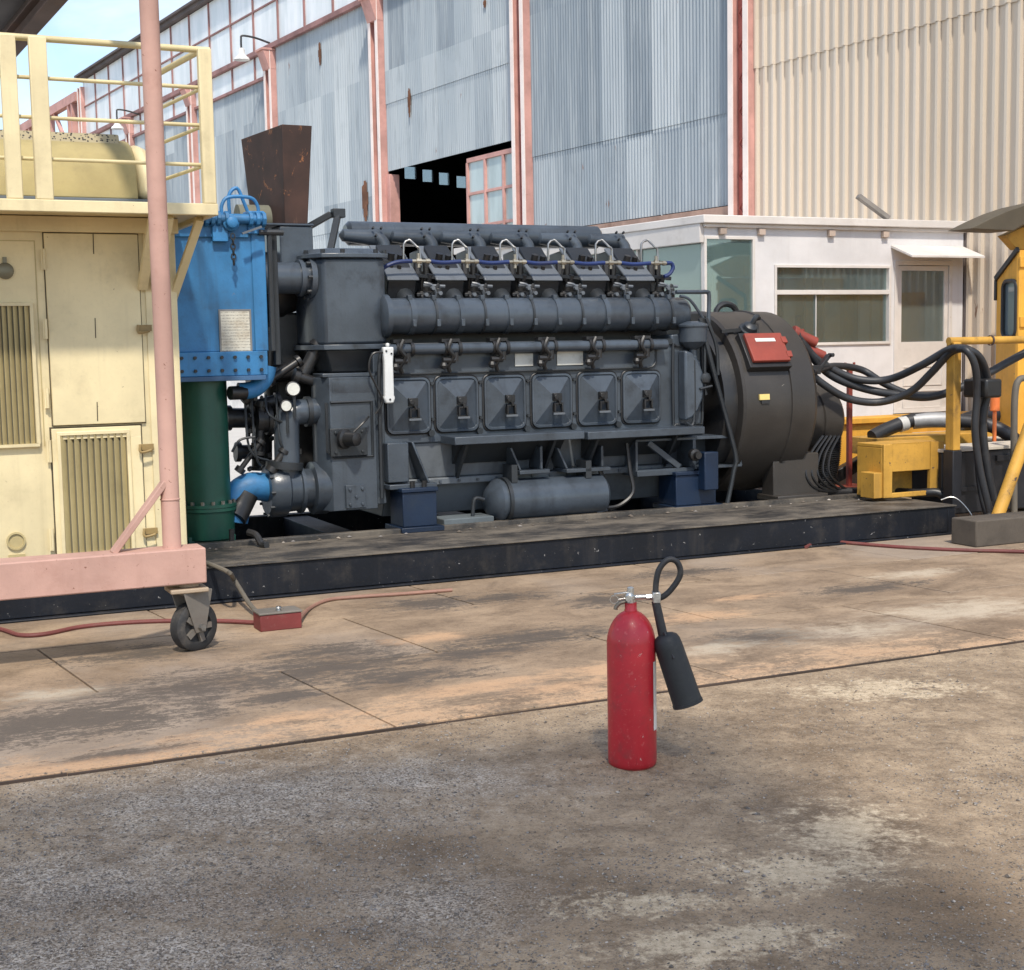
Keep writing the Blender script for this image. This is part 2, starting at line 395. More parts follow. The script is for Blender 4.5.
# ------------------------------------------------------------------ steel plates in front of the skid
def plate_mat():
    t = NT('worn_steel_plate'); c0 = t.n('ShaderNodeTexCoord').outputs['Object']; t._co = c0
    A = lambda *k: __import__('functools').reduce(lambda a, b: t.math('ADD', a, b), k)
    C = lambda n, k: t.math('MULTIPLY', t.math('SUBTRACT', n, .5), k)
    vv = t.sep(c0)[1]
    s1 = t.noise(1, 10, .74, t.map((1.6, 2.4, 1)), .5); s2 = t.noise(1, 9, .8, t.map((5, 12, 1)), .3); s3 = t.noise(1, 6, .8, t.map((3, 60, 1))); big = t.noise(.9, 6, .6, dist=.4); fine = t.noise(40, 8, .8)
    isl = t.n('ShaderNodeNewGeometry').outputs['Random Per Island']
    c = t.mix(t.ramp(A(C(s1, 1.3), C(fine, .9), .5), .15, .85), (.15, .105, .07), (.41, .30, .20))
    c = t.mix(t.ramp(A(C(big, 1.6), t.math('MULTIPLY', isl, .35)), .1, .6, 0, .5), c, (.33, .28, .235))
    edge = t.ramp(vv, -2.45, -3.35); em = A(edge, C(s1, 2.6), C(s2, 2.6), C(fine, 2.4))
    c = t.mix(t.ramp(em, .72, 1.25, 0, .9), c, t.mix(t.ramp(fine, .3, .7), (.40, .24, .135), (.58, .40, .255)))
    spots = [(190, 690, 1.1, .5), (70, 725, 1.0, .5), (330, 670, .9, .4), (150, 655, .6, .25), (480, 655, .6, .25), (400, 680, .5, .28), (430, 605, .5, .3), (530, 640, .7, .3), (760, 640, .5, .25), (330, 655, .5, .3), (120, 757, .4, .12), (610, 602, .4, .3), (870, 590, .6, .22), (280, 700, .35, .2), (680, 575, .5, .2), (500, 600, .5, .25)]  # dark ellipses: stains, those at the left also paint in shade
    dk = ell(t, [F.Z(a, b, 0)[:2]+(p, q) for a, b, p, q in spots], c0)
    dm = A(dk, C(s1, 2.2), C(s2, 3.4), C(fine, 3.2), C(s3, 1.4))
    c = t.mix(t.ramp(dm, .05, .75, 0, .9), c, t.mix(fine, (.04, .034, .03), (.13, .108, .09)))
    og = ell(t, [F.Z(a, b, 0)[:2]+(p, q) for a, b, p, q in [(300, 720, .4, .12), (480, 690, .6, .16), (560, 690, .5, .15), (620, 670, .5, .2), (690, 620, .5, .2), (430, 640, .3, .15), (740, 600, .4, .12), (90, 770, .6, .12)]], c0)
    c = t.mix(t.ramp(A(og, C(s1, 2.4), C(s2, 2.4), C(fine, 1.8)), .0, .9, 0, .8), c, (.54, .34, .20))
    pl = ell(t, [F.Z(a, b, 0)[:2]+(p, q) for a, b, p, q in [(60, 697, .45, .22), (960, 612, .9, .45), (850, 632, .8, .4), (720, 650, .5, .25), (920, 575, .7, .2)]], c0)
    c = t.mix(t.ramp(A(pl, C(s1, 2.4), C(s2, 2.4), C(fine, 1.4)), .15, 1.2, 0, .7), c, (.54, .46, .35))
    c = t.mix(t.ramp(fine, .53, .66, 0, .55), c, (.10, .078, .06))
    t.set(Base_Color=c, Roughness=t.ramp(s1, .3, .7, .65, .85), Specular_IOR_Level=.3)
    t.bump(A(t.math('MULTIPLY', s2, .6), fine), .4, .006); return t.m
pm_ = plate_mat(); mb = MB(); sk = math.tan(AE-PI/2-AB)   # cross seams run slightly skewed to the skid
rs = random.Random(5)
VR = [-3.42, -2.12, -.92, .4]; 
for j in range(3):
    v0, v1 = VR[j]+.009, VR[j+1]-.009; u = -7.4-(.9*j)
    while u < 8:
        L = 1.78; dz = [rs.uniform(0, .004) for _ in range(4)]
        q = [(u+.007+(v0+3.4)*-sk, v0), (u+L-.007+(v0+3.4)*-sk, v0), (u+L-.007+(v1+3.4)*-sk, v1), (u+.007+(v1+3.4)*-sk, v1)]
        mb.hexa([(a, b, -.03) for a, b in q]+[(a, b, .012+d) for (a, b), d in zip(q, dz)]); u += L
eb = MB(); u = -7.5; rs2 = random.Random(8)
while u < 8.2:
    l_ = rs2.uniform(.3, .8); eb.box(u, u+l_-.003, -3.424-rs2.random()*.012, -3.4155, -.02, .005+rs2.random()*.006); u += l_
solo('pavement_edge_shadow', eb, paint('plate_edge_shadow', (.06, .04, .03), .85, .4), base=(0, 0, 0), kind='structure')  # dark strip painted in as the shadow line along the plates' front edge
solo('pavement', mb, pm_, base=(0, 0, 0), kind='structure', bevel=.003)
# pale concrete yard behind the skid
def conc_mat():
    t = NT('pale_concrete'); n = t.noise(2.5, 6, .6); c = t.mix(n, (.42, .40, .37), (.62, .60, .56)); t.set(Base_Color=c, Roughness=.9); t.bump(t.noise(40, 4), .2, .01); return t.m
mb = MB(); mb.box(-30, 40, 2.8, 40, -.05, .008); solo('concrete_yard', mb, conc_mat(), base=(0, 0, 0), kind='structure')

# ------------------------------------------------------------------ skid under the engine
m_skid = paint('skid_black', lin((19, 23, 31)), .55, .4, dirt=(.075, .065, .055), da=.4, ds=5, chip=(.30, .29, .28), ca=.05, cs=24, streak=.25, spec=.3)
def deck_mat():
    t = NT('oily_deck'); n = t.noise(1, 6, .65, t.map((2, 3.4, 1))); n2 = t.noise(26, 8, .8)
    c = t.mix(t.ramp(n, .35, .68), (.03, .028, .027), (.16, .135, .105)); c = t.mix(t.ramp(n2, .52, .7, 0, .6), c, (.20, .165, .12))
    t.set(Base_Color=c, Roughness=t.ramp(n, .3, .7, .45, .8)); t.bump(n2, .3, .004); return t.m
m_deck = deck_mat()
sk_t = thing('skid_base', 'long low black steel skid with chipped paint carrying the grey engine', 'skid', (0, 0, .012))
ZT = .255
mb = MB(); mb.box(-7, 4.12, 0, .10, .03, ZT-.012); mb.box(-7, 4.12, -.05, -.001, .014, .03); mb.box(4.121, 4.2, 0, 2.5, .014, ZT-.012)
part('side_beam', mb, m_skid, sk_t, .006)
mb = MB(); mb.box(-7, 4.2, -.015, .86, ZT-.011, ZT); part('deck_plate', mb, m_deck, sk_t, .003)
mb = MB(); mb.box(-7, 4.1, .86, .93, ZT-.1, ZT+.035); mb.box(-1.4, 4.1, .931, .99, ZT-.1, ZT+.012); part('engine_rail', mb, m_deck, sk_t, .005)
mb = MB()
for u in (-6.6, -5, -3.4, -1.85, -.75, .45, 1.65, 2.75, 3.8): mb.box(u-.11, u+.11, .992, 2.55, .03, ZT-.02)
mb.box(-7, 4.1, 2.552, 2.66, .03, ZT); part('cross_beam', mb, m_skid, sk_t, .004)
mb = MB(); rs = random.Random(21)
for k in range(70):
    u_, v_ = rs.uniform(-1.9, 4.0), .83+rs.gauss(0, .06); s_ = rs.uniform(.006, .018); mb.ball((u_, v_, ZT+s_*.3), s_, 5, (1.3, 1, .6))
solo('deck_debris', mb, stone_mat(), base=(0, 0, ZT), kind='stuff', angle=20)
mb = MB(); mb.box(-7, 4.1, .1, 2.55, .014, .03); part('floor_pan', mb, m_deck, sk_t)

# unseen slatted roof, added and cut to shape to shade the near ground
lr = thing('added_shade_roof', 'added unseen slatted roof on tall posts that shades the near dirt', 'roof', (0, 0, 0), W0)
SH = 8.0/math.tan(SUN_EL); sx, sy = -math.sin(SUN_AZ)*SH, -math.cos(SUN_AZ)*SH
def shade(px, py): p = on_z(px, py); return (p[0]-sx, p[1]-sy)
def ext(p, q, k): return (q[0]+(q[0]-p[0])*k, q[1]+(q[1]-p[1])*k)
rA, rB, rC_ = shade(1010, 905), shade(700, 716), shade(0, 792)
_e = ext(rB, rA, .7); _l = ext(rB, rC_, 1.2); mb = MB(); n_ = 13
def lr_pt(k, right):
    return (rB[0]+(_e[0]-rB[0])*k, rB[1]+(_e[1]-rB[1])*k) if right else (_l[0]-.3*k, _l[1]+(_e[1]-rB[1])*k)
for q in range(n_):
    k0, k1 = q/n_, (q+.72)/n_; mb.prism([lr_pt(k0, 1), lr_pt(k1, 1), lr_pt(k1, 0), lr_pt(k0, 0)], 'z', 8.0, 8.03)
part('slats', mb, paint('shade_slat', (.4, .4, .4), .6), lr)
for x, y in ((-5.5, -2.6), (-2, -2.9), (1.6, -2.9)): part('post', MB().box(x-.07, x+.07, y-.07, y+.07, 0, 7.99), m_skid, lr)
# ------------------------------------------------------------------ corrugated warehouse
def glass(name, col, tr, rough=.03):
    t = NT(name); t.t.nodes.remove(t.b)
    gl = t.n('ShaderNodeBsdfGlossy'); gl.inputs['Roughness'].default_value = rough; gl.inputs['Color'].default_value = (.9, .97, .96, 1)
    tp = t.n('ShaderNodeBsdfTransparent'); tp.inputs[0].default_value = tuple(c**.16 for c in col)+(1,)
    df = t.n('ShaderNodeBsdfDiffuse'); n = t.noise(1.5, 4, .6); t.put(df.inputs[0], t.mix(n, tuple(c*.7 for c in col), col))
    m1 = t.n('ShaderNodeMixShader'); m1.inputs[0].default_value = tr; t.L.new(df.outputs[0], m1.inputs[1]); t.L.new(tp.outputs[0], m1.inputs[2])
    fr_ = t.n('ShaderNodeFresnel'); fr_.inputs[0].default_value = 1.5
    m2 = t.n('ShaderNodeMixShader'); t.L.new(t.math('ADD', fr_.outputs[0], .07), m2.inputs[0]); t.L.new(m1.outputs[0], m2.inputs[1]); t.L.new(gl.outputs[0], m2.inputs[2])
    t.L.new(m2.outputs[0], t.out.inputs[0]); return t.m
def sheet_mat(name, cols, w_, rows, rust=.25, sk=1.):
    t = NT(name); c0 = t.n('ShaderNodeTexCoord').outputs['Object']; t._co = c0
    sp = t.sep(c0)
    iu = t.math('FLOOR', t.math('DIVIDE', sp[0], w_)); row = t.math('FLOOR', t.math('DIVIDE', sp[2], rows))
    cb = t.n('ShaderNodeCombineXYZ'); t.L.new(iu, cb.inputs[0]); t.L.new(row, cb.inputs[1])
    wn_ = t.n('ShaderNodeTexWhiteNoise', noise_dimensions='2D'); t.L.new(cb.outputs[0], wn_.inputs[0])
    r = t.n('ShaderNodeValToRGB'); t.L.new(wn_.outputs['Value'], r.inputs[0]); r.color_ramp.elements[0].color = cols[0]+(1,); r.color_ramp.elements[1].color = cols[-1]+(1,)
    for i, c in enumerate(cols[1:-1]):
        x = r.color_ramp.elements.new((i+1)/(len(cols)-1)); x.color = c+(1,)
    st = t.noise(1, 5, .6, t.map((5, 5, .35))); st2 = t.noise(1, 4, .6, t.map((16, 16, .9))); bl = t.noise(1.2, 5, .6)
    c = t.mix(t.ramp(st, .45, .62, 0, .45*sk), r.outputs[0], cols[-1]); c = t.mix(t.ramp(st2, .52, .7, 0, .4*sk), c, tuple(x*.55 for x in cols[0]))
    c = t.mix(t.ramp(bl, .55, .75, 0, .35*sk), c, tuple(x*.75 for x in cols[0]))
    rn = t.noise(1, 5, .7, t.map((3.5, 3.5, .7), (3, 1, 7)))
    c = t.mix(t.ramp(rn, .72-rust*.2, .75-rust*.18, 0, .8), c, (.20, .085, .038))
    t.set(Base_Color=c, Roughness=t.ramp(st, .3, .7, .48, .65), Metallic=.15); t.bump(t.noise(25, 3), .1, .01); return t.m
m_galv = sheet_mat('weathered_galvanised', [(.215, .255, .29), (.30, .345, .38), (.36, .405, .435), (.46, .50, .52)], .66, 2.4, .3, .75)
m_beige = sheet_mat('beige_ribbed_sheet', [(.60, .515, .41), (.63, .545, .44), (.66, .575, .47), (.70, .62, .52)], .72, 3.0, .0, .3)
m_pink = paint('faded_pink_steel', lin((200, 152, 142)), .62, .22, dirt=(.20, .10, .08), da=.3, ds=5, streak=.15, chip=(.24, .11, .08), ca=.03, cs=9)
m_sunlit_pink = paint('sunlit_pink_edge', lin((240, 224, 216)), .6, .1, dirt=(.3, .2, .17), da=.2, ds=6)  # lighter copy of the pink, paints sunlight onto the column flange edges
m_redweb = paint('red_primer_steel', lin((176, 104, 94)), .65, .25, dirt=(.16, .06, .05), da=.5, ds=9)
def corr(mb, u0, u1, z0, z1, v, pitch, amp, kind='sine', zslope=None):
    U_ = []
    n = max(1, int(round((u1-u0)/pitch))); p = (u1-u0)/n
    for i in range(n):
        if kind == 'sine':
            for k in range(6): U_.append((u0+p*(i+k/6), amp*.5*math.sin(2*PI*k/6)))
        else:
            for a, h in ((0, 0), (.64, 0), (.69, amp), (.91, amp), (.96, 0)): U_.append((u0+p*(i+a), h))
    U_.append((u1, 0)); b = len(mb.v); m = len(U_)
    for z in (z0, z1):
        for u, h in U_: mb.v.append((u, v+h, z))
    for z in (z0, z1):
        for u, h in U_: mb.v.append((u, v+h-.004, z))
    for i in range(m-1):
        mb.f.append((b+i, b+i+1, b+m+i+1, b+m+i)); c = b+2*m; mb.f.append((c+i+1, c+i, c+m+i, c+m+i+1))
    for q in (0, 1):
        a, c = b+q*m, b+2*m+q*m
        for i in range(m-1): mb.f.append((a+i, c+i, c+i+1, a+i+1))
wh = thing('warehouse', 'tall corrugated metal warehouse with pink steel columns behind the engine', 'warehouse', (0, 0, 0), G)
COLS = [3.83, 9.5, 14.93, 20.5, 26.0, 31.5, 36.6]
ZR = 10.72; ZC = 8.75   # eave, glazing foot
PW = .19
# grey corrugated bays: (u0,u1, bottom)
for i in range(6):
    u0, u1 = COLS[i]+PW, COLS[i+1]-PW
    zb = 3.57 if i == 0 else 5.22 if i == 1 else .3
    zt = ZC-.05 if i < 3 else 8.15
    zs = [zb, 4.85 if i == 0 else 6.55 if i == 1 else 4.2+.2*(i % 2), 7.4 if i < 1 else 8.9, 99]
    lo = zb
    for k, zq in enumerate([z for z in zs[1:] if z > zb+.3]):
        hi = min(zq, zt)
        if hi-lo < .2: break
        mb = MB(); corr(mb, u0, u1, lo, hi+.06 if hi < zt else hi, -.02+.012*(k % 2), .076 if i < 2 else .115, .026 if i < 2 else .036); part('wall_sheet', mb, m_galv, wh); lo = hi
# beige ribbed wall
mb = MB(); corr(mb, -6.0, COLS[0]-PW, 1.0, 5.41, -.03, .166, .05, 'rib'); part('wall_sheet', mb, m_beige, wh, label='beige ribbed metal wall sheet')
mb = MB(); corr(mb, -6.0, COLS[0]-PW, 5.35, 10.6, -.012, .166, .05, 'rib'); part('wall_sheet', mb, m_beige, wh, label='beige ribbed metal wall sheet')
mb = MB(); corr(mb, -6.0, COLS[0]-PW, .02, 1.04, -.042, .166, .05, 'rib'); part('wall_sheet', mb, m_beige, wh)
mb = MB(); mb.box(-6.0, 36.6, -.35, -.2, 0, .3)
mb.box(-6.0, COLS[1]+PW, -.32, -.2, .3, 3.4); part('base_wall', mb, paint('plinth', (.4, .36, .33), .9), wh)
part('base_wall', MB().box(COLS[2]+.3, 36.5, .16, .2, 0, 1.9), paint('pale_plinth', (.72, .69, .66), .9), wh)
# columns
for i, u in enumerate(COLS):
    top = 10.6 if i < 2 else ZC-.12 if i < 6 else 10.4
    c = part('column', MB().box(u-.13, u+.13, -.03, .02, 0, top), m_redweb, wh)
    mb = MB(); 
    for s in (-1, 1):
        mb.box(u+s*.165-.03, u+s*.165+.03, -.05, .135, 0, top)
    part('flange', mb, m_pink, c, .004)
    mb = MB()
    for s in (-1, 1): mb.box(u+s*.155-.05, u+s*.155+.05, .136, .15, 0, top)
    part('lit_flange_edge', mb, m_sunlit_pink, c)
    mb = MB(); k = 0
    z = .2
    while z < top-.3:
        mb.bar((u-.1, .028, z), (u+.1, .028, z+.22), .012, .03, (0, 1, 0)); z += .22
        mb.bar((u+.1, .028, z), (u-.1, .028, z+.22), .012, .03, (0, 1, 0)); z += .22
    part('lacing', mb, m_redweb, c)
    if 2 <= i < 6:
        mb = MB(); mb.hexa([(u-.2, 0, top-.42), (u+.2, 0, top-.42), (u+.2, .16, top-.42), (u-.2, .16, top-.42), (u-.2, 0, top), (u+.2, 0, top), (u+.2, .30, top), (u-.2, .30, top)])
        mb.box(u-.22, u+.22, 0, .34, top+.001, top+.05); part('bracket', mb, m_pink, c, .006)
# glazing band
def pane_mat(name, col, rough=.25, tr=.0, dirt=.3):
    t = NT(name); n = t.noise(1, 5, .6, t.map((2, 2, .5))); t.set(Base_Color=t.mix(t.ramp(n, .35, .7, 0, dirt*2), col, tuple(min(1, c*1.5+.05) for c in col)), Roughness=rough, Specular_IOR_Level=.6)
    if tr: t.set(Alpha=1-tr)
    return t.m
m_clere = pane_mat('whitewashed_glass', (.66, .71, .715), .35)
m_mull = paint('rusty_pink_mullion', lin((150, 112, 108)), .7, .3, dirt=(.1, .05, .04), da=.5)
gz0, gz1 = ZC+.06, ZR-.12
us = [COLS[1]+(COLS[6]-COLS[1])*i/18 for i in range(19)]
for i in range(18):
    fr_ = MB(); fr_.box(us[i]-.022, us[i]+.022, -.02, .04, gz0, gz1)
    zm = (gz0+gz1)/2+.05; fr_.box(us[i]+.023, us[i+1]-.023, -.018, .035, zm-.018, zm+.018)
    pn = MB(); pn.box(us[i]+.023, us[i+1]-.023, -.01, .0, gz0, zm-.02); pn.box(us[i]+.023, us[i+1]-.023, -.01, .0, zm+.02, gz1)
    wf = part('window', fr_, m_mull, wh); part('pane', pn, m_clere, wf)
    if us[i] >= COLS[3]-.1:
        fr_ = MB(); fr_.box(us[i]-.02, us[i]+.02, -.02, .04, 8.16, ZC-.07); pn = MB(); pn.box(us[i]+.022, us[i+1]-.022, -.01, 0, 8.16, ZC-.07)
        wf = part('window', fr_, m_mull, wh); part('pane', pn, m_clere, wf)
pn = MB(); pn.box(COLS[3]+.19, us[8]-.021 if us[8] > COLS[3]+.3 else us[9]-.021, -.01, 0, 8.16, ZC-.07); part('pane', pn, m_clere, wh)
m_rp = paint('rusted_sheet', (.17, .075, .04), .85, .4, dirt=(.07, .035, .025), da=.6, ds=8)
for x0, y0, x1, y1 in ((408.5, 88, 411.5, 118), (319, 42, 322, 66), (484, 0, 487, 8), (363, 180, 369, 222)):
    a = G.rect(x0, y0, x1, y1, .0); mb = MB(); lo_, hi_ = min(a[0], a[1]), max(a[0], a[1]); rs = random.Random(int(x0)); n_ = 6
    for k in range(n_):
        hh = a[3]-a[2]; w_ = math.sin(PI*(k+.5)/n_); corr(mb, lo_+(hi_-lo_)*k/n_, lo_+(hi_-lo_)*(k+.98)/n_, a[2]+hh*(.5-.5*w_)*rs.uniform(.7, 1.2), a[3]-hh*(.35-.35*w_)*rs.uniform(.3, 1.3), .02, .09, .006)
    part('rust_patch', mb, m_rp, wh)
mb = MB(); mb.box(COLS[1], 36.7, -.06, .10, ZC-.06, ZC+.055); mb.box(COLS[3], 36.7, -.04, .06, 8.08, 8.15); part('sill_beam', mb, m_mull, wh, .006)
# roof
m_roof = paint('dark_roof_edge', lin((92, 84, 82)), .7, .3, dirt=(.05, .04, .04))
mb = MB(); mb.box(-6.0, 36.9, -.1, .16, ZR-.1, ZR); mb.hexa([(-6.0, -.1, ZR+.005), (36.7, -.1, ZR+.005), (36.7, .24, ZR-.0), (-6.0, .24, ZR-.0), (-6.0, -.1, ZR+.08), (36.7, -.1, ZR+.08), (36.7, .24, ZR+.06), (-6.0, .24, ZR+.06)])
mb.hexa([(-6.0, -24, ZR+2.2), (36.9, -24, ZR+2.2), (36.9, -.12, ZR), (-6.0, -.12, ZR), (-6.0, -24, ZR+2.3), (36.9, -24, ZR+2.3), (36.9, -.12, ZR+.1), (-6.0, -.12, ZR+.1)])
part('roof', mb, m_roof, wh)
# dark interior: back wall, near end, far end with small windows
m_hazy = glass('hazy_pane', (.1, .12, .13), .8)
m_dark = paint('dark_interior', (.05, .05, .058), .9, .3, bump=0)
holes = []
for x0, y0, x1, y1 in ((404, 166.5, 416, 179), (422, 169.5, 433, 182), (438.5, 172.5, 449, 185), (456, 176, 467, 188)):
    a = G.Uu(x0, (y0+y1)/2, 36.5); b = G.Uu(x1, (y0+y1)/2, 36.5); zt_ = G.Uu((x0+x1)/2, y0, 36.5)[2]; zb_ = G.Uu((x0+x1)/2, y1, 36.5)[2]
    holes.append((min(a[1], b[1]), max(a[1], b[1]), zb_, zt_))
holes.sort()
mb = MB(); vprev = -24
for h in holes:
    mb.box(36.45, 36.6, vprev, h[0], 0, ZR+.4); mb.box(36.45, 36.6, h[0], h[1], 0, h[2]); mb.box(36.45, 36.6, h[0], h[1], h[3], ZR+.4); vprev = h[1]
mb.box(36.45, 36.6, vprev, -.1, 0, ZR)
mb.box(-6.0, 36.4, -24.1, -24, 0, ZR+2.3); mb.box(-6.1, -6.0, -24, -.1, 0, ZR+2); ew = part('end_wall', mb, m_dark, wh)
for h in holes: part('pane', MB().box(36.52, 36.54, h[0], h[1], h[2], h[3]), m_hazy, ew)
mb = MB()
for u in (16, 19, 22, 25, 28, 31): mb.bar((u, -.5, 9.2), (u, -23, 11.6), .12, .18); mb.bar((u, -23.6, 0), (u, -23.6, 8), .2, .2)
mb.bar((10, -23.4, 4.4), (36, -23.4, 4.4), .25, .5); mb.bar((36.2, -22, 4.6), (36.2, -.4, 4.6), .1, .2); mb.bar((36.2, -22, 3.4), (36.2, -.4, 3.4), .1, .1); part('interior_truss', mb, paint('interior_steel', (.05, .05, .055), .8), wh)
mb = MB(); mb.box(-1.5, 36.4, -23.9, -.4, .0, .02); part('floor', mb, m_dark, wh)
# opening frame and steel window leaf
a = G.E(469, 150, -.1)[0]; b = COLS[1]+PW
mb = MB(); mb.box(b, a, -.12, -.04, 5.02, 5.1)
uu = [b+(a-b)*k/3 for k in range(4)]
for q in uu: mb.box(q-.03, q+.03, -.12, -.04, 2.2, 5.02)
zz = [2.2, 3.2, 3.85, 4.45]
for z in zz[1:]: mb.box(b, a, -.11, -.05, z-.025, z+.025)
wl = part('window', mb, m_pink, wh, .003, label='pink steel window leaf beside the dark opening')
mb = MB()
for k in range(3): mb.box(uu[k]+.03, uu[k+1]-.03, -.09, -.082, 2.2, 5.02)
part('pane', mb, pane_mat('old_glass', (.34, .40, .40), .12), wl)
mb = MB(); mb.box(COLS[2]-PW-.16, COLS[2]-PW, -.2, .02, 0, 5.15); part('door_jamb', mb, m_pink, wh, .006)
mb = MB(); mb.box(COLS[0]+PW, COLS[1]-PW, -.1, .05, 3.44, 3.55); mb.box(COLS[0]+PW, COLS[1]-PW, -.16, -.06, 3.2, 3.43); part('girt', mb, paint('rusty_girt', lin((170, 140, 125)), .8, .3, dirt=(.15, .07, .04), da=.6), wh)
# rust streak plates: long rusty patches on sheets
# wall lamps
m_white = paint('white_enamel', (.75, .75, .73), .35, .1); m_iron = paint('black_iron', (.03, .03, .032), .5)
def wall_lamp(u, z, label):
    t = thing('wall_lamp', label, 'lamp', (u, .05, z), G, 'gooseneck lamps on the warehouse wall')
    part('arm', MB().tube([(u, 0, z), (u+.05, .35, z+.1), (u+.1, .64, z+.13), (u+.1, .68, z+.05), (u+.1, .68, z-.2)], .025, 6, 4), m_iron, t)
    part('lamp_shade', MB().lathe((u+.1, .68, z-.16), (0, 0, -1), [(0, .06), (.05, .075), (.12, .08), (.17, .11), (.22, .17), (.27, .19), (.26, .17), (.2, .1)], 20), m_white, t)
    return t
p = G.E(268, 43, .05); wall_lamp(p[0], p[2], 'white bell lamp on a black gooseneck arm high beside a pink column')
p = G.E(139, 115, .05); wall_lamp(p[0], p[2], 'farther small gooseneck wall lamp seen behind the yellow railing')
# open pink trestle past the far end
sf = thing('steel_trestle', 'open pink lattice steel trestle running on from the warehouse end', 'trestle', (37.5, 0, 0), G)
pa, pb = G.E(84, 86, 0), G.E(20, 137, 0)
zt0 = ZR-.5
uF = 60
part('top_chord', MB().bar((37.2, 0, zt0), (uF, 0, zt0), .22, .3), m_pink, sf)
part('top_chord', MB().bar((37.2, 0, 8.2), (uF, 0, 8.2), .22, .25), m_pink, sf)
for u in (38, 41, 44, 47.5, 51, 55, 59.5):
    mb = MB(); mb.box(u-.3, u-.16, -.1, .1, 0, zt0); mb.box(u+.16, u+.3, -.1, .1, 0, zt0); part('post', mb, m_pink, sf)
    part('brace', MB().bar((u+.2, 0, 8.2), (u+2.4, 0, zt0), .12, .12), m_pink, sf)

# ------------------------------------------------------------------ white site office
m_office = paint('office_white', lin((214, 212, 212)), .55, .10, dirt=(.36, .31, .27), da=.16, ds=2.5, streak=.12, chip=(.28, .16, .1), ca=.0, cs=9)
m_trim = paint('office_trim', lin((214, 208, 202)), .5, .1, dirt=(.3, .25, .2), da=.25, ds=5, chip=(.3, .17, .1), ca=.02, cs=12)
m_glass = glass('tinted_glass', (.22, .31, .31), .74); m_teal = glass('teal_glass', (.24, .36, .35), .6); m_doorglass = glass('grey_door_glass', (.22, .27, .26), .5)
of = thing('site_office', 'white flat roofed site office with wide windows behind the generator', 'office', (4.16, VH, .0))
uc, ur = 4.16, 7.72; zf = .78; ztop = 2.92; T = .1
win = F.rect(774, 265, 890, 345, VH); dg = F.rect(901, 267, 949, 344, VH); dr = F.rect(893.5, 261, 951, 415, VH); cp = F.rect(706, 235, 755, 330, VH)
cp = (uc+.02, cp[1], 1.25, 2.76)
# side face runs along the warehouse direction
sd_ = Vector((G.U[0]*F.U[0]+G.U[1]*F.U[1], G.U[0]*F.N[0]+G.U[1]*F.N[1]))  # G.U in F coords
def sidept(s, off=0): return (uc+sd_.x*s+off*sd_.y*-1, VH+sd_.y*s+off*sd_.x)
mb = MB()
def wall(u0, u1, z0, z1): mb.box(u0, u1, VH, VH+T, z0, z1)
wall(uc, cp[1], 0, cp[2]); wall(uc, ur, 2.77, 2.9); wall(cp[1], win[0], 0, 2.77)
wall(win[0], win[1], 0, win[2]); wall(win[0], win[1], win[3], 2.77); wall(win[1], dr[0], 0, 2.77); wall(dr[0], dr[1], dr[3], 2.77); wall(dr[0], dr[1], 0, zf); wall(dr[1], ur, 0, 2.77)
part('front_wall', mb, m_office, of)
L = 5.2
mb = MB()
def side(s0, s1, z0, z1, o0=0, o1=T):
    q = [sidept(s0, o0), sidept(s1, o0), sidept(s1, o1), sidept(s0, o1)]
    mb.hexa([(x, y, z0) for x, y in q]+[(x, y, z1) for x, y in q])
side(.0, L, 0, 1.25, -.0, -T); side(0, L, 2.77, 2.9, 0, -T); side(3.4, L, 1.25, 2.77, 0, -T); part('side_wall', mb, m_office, of)
mb = MB(); mb.box(uc+.12, ur, VH+.12, VH+2.4, zf-.05, zf); q = [sidept(.1, -.1), sidept(L, -.1), (ur, sidept(L)[1]), (ur, VH+.12)]
part('floor', MB().prism(q, 'z', zf-.06, zf), paint('office_floor', (.25, .2, .15), .8), of)
q2 = [(uc-.06, VH-.09), sidept(L, .1), (ur+.06, sidept(L)[1]), (ur+.06, VH-.09)]
part('roof', MB().prism(q2, 'z', 2.9, 2.985).prism([(uc-.02, VH-.045), (ur+.02, VH-.045), (ur+.02, VH-.001), (uc-.02, VH-.001)], 'z', 2.86, 2.899), m_trim, of, .008)
mb = MB()
for x in (725, 764, 834, 888): 
    p = E(x, 225, VH-.06); mb.box(p[0]-.05, p[0]+.03, VH-.05, VH-.002, 2.79, 2.855)
part('roof_bracket', mb, paint('rusty_clip', lin((186, 168, 154)), .8, .3), of)
q = [sidept(0, .09), sidept(L, .09), sidept(L, .0), sidept(0, .0)]
mb = MB(); 
for s0 in (0,): 
    A = [sidept(0, .06), sidept(L, .06), sidept(L, .001), sidept(0, .001)]
    mb.hexa([(x, y, 2.7) for x, y in A]+[(x, y, 2.899) for x, y in A])
part('fascia', mb, m_trim, of, .006)
# corner windows
fr_ = MB().frame(cp[0]-.02, cp[1], cp[2], cp[3]+.01, VH-.006, VH+.06, .03); wf = part('window', fr_, m_trim, of, .003)
part('pane', MB().box(cp[0]+.012, cp[1]-.032, VH+.02, VH+.028, cp[2]+.032, cp[3]-.022), m_teal, wf)
mb = MB(); sd0 = [(0.03, 1.15), (1.19, 2.27), (2.31, 3.38)]
for a_, b_ in sd0: side(a_+.0, b_, 1.26, 2.76, -.03, -.04)
wf = part('window', (lambda m: m)(MB().hexa([(x, y, z) for z in (1.25, 2.77) for x, y in [sidept(1.155, .01), sidept(1.185, .01), sidept(1.185, -.07), sidept(1.155, -.07)]]).hexa([(x, y, z) for z in (1.25, 2.77) for x, y in [sidept(2.275, .01), sidept(2.305, .01), sidept(2.305, -.07), sidept(2.275, -.07)]])), m_trim, of)
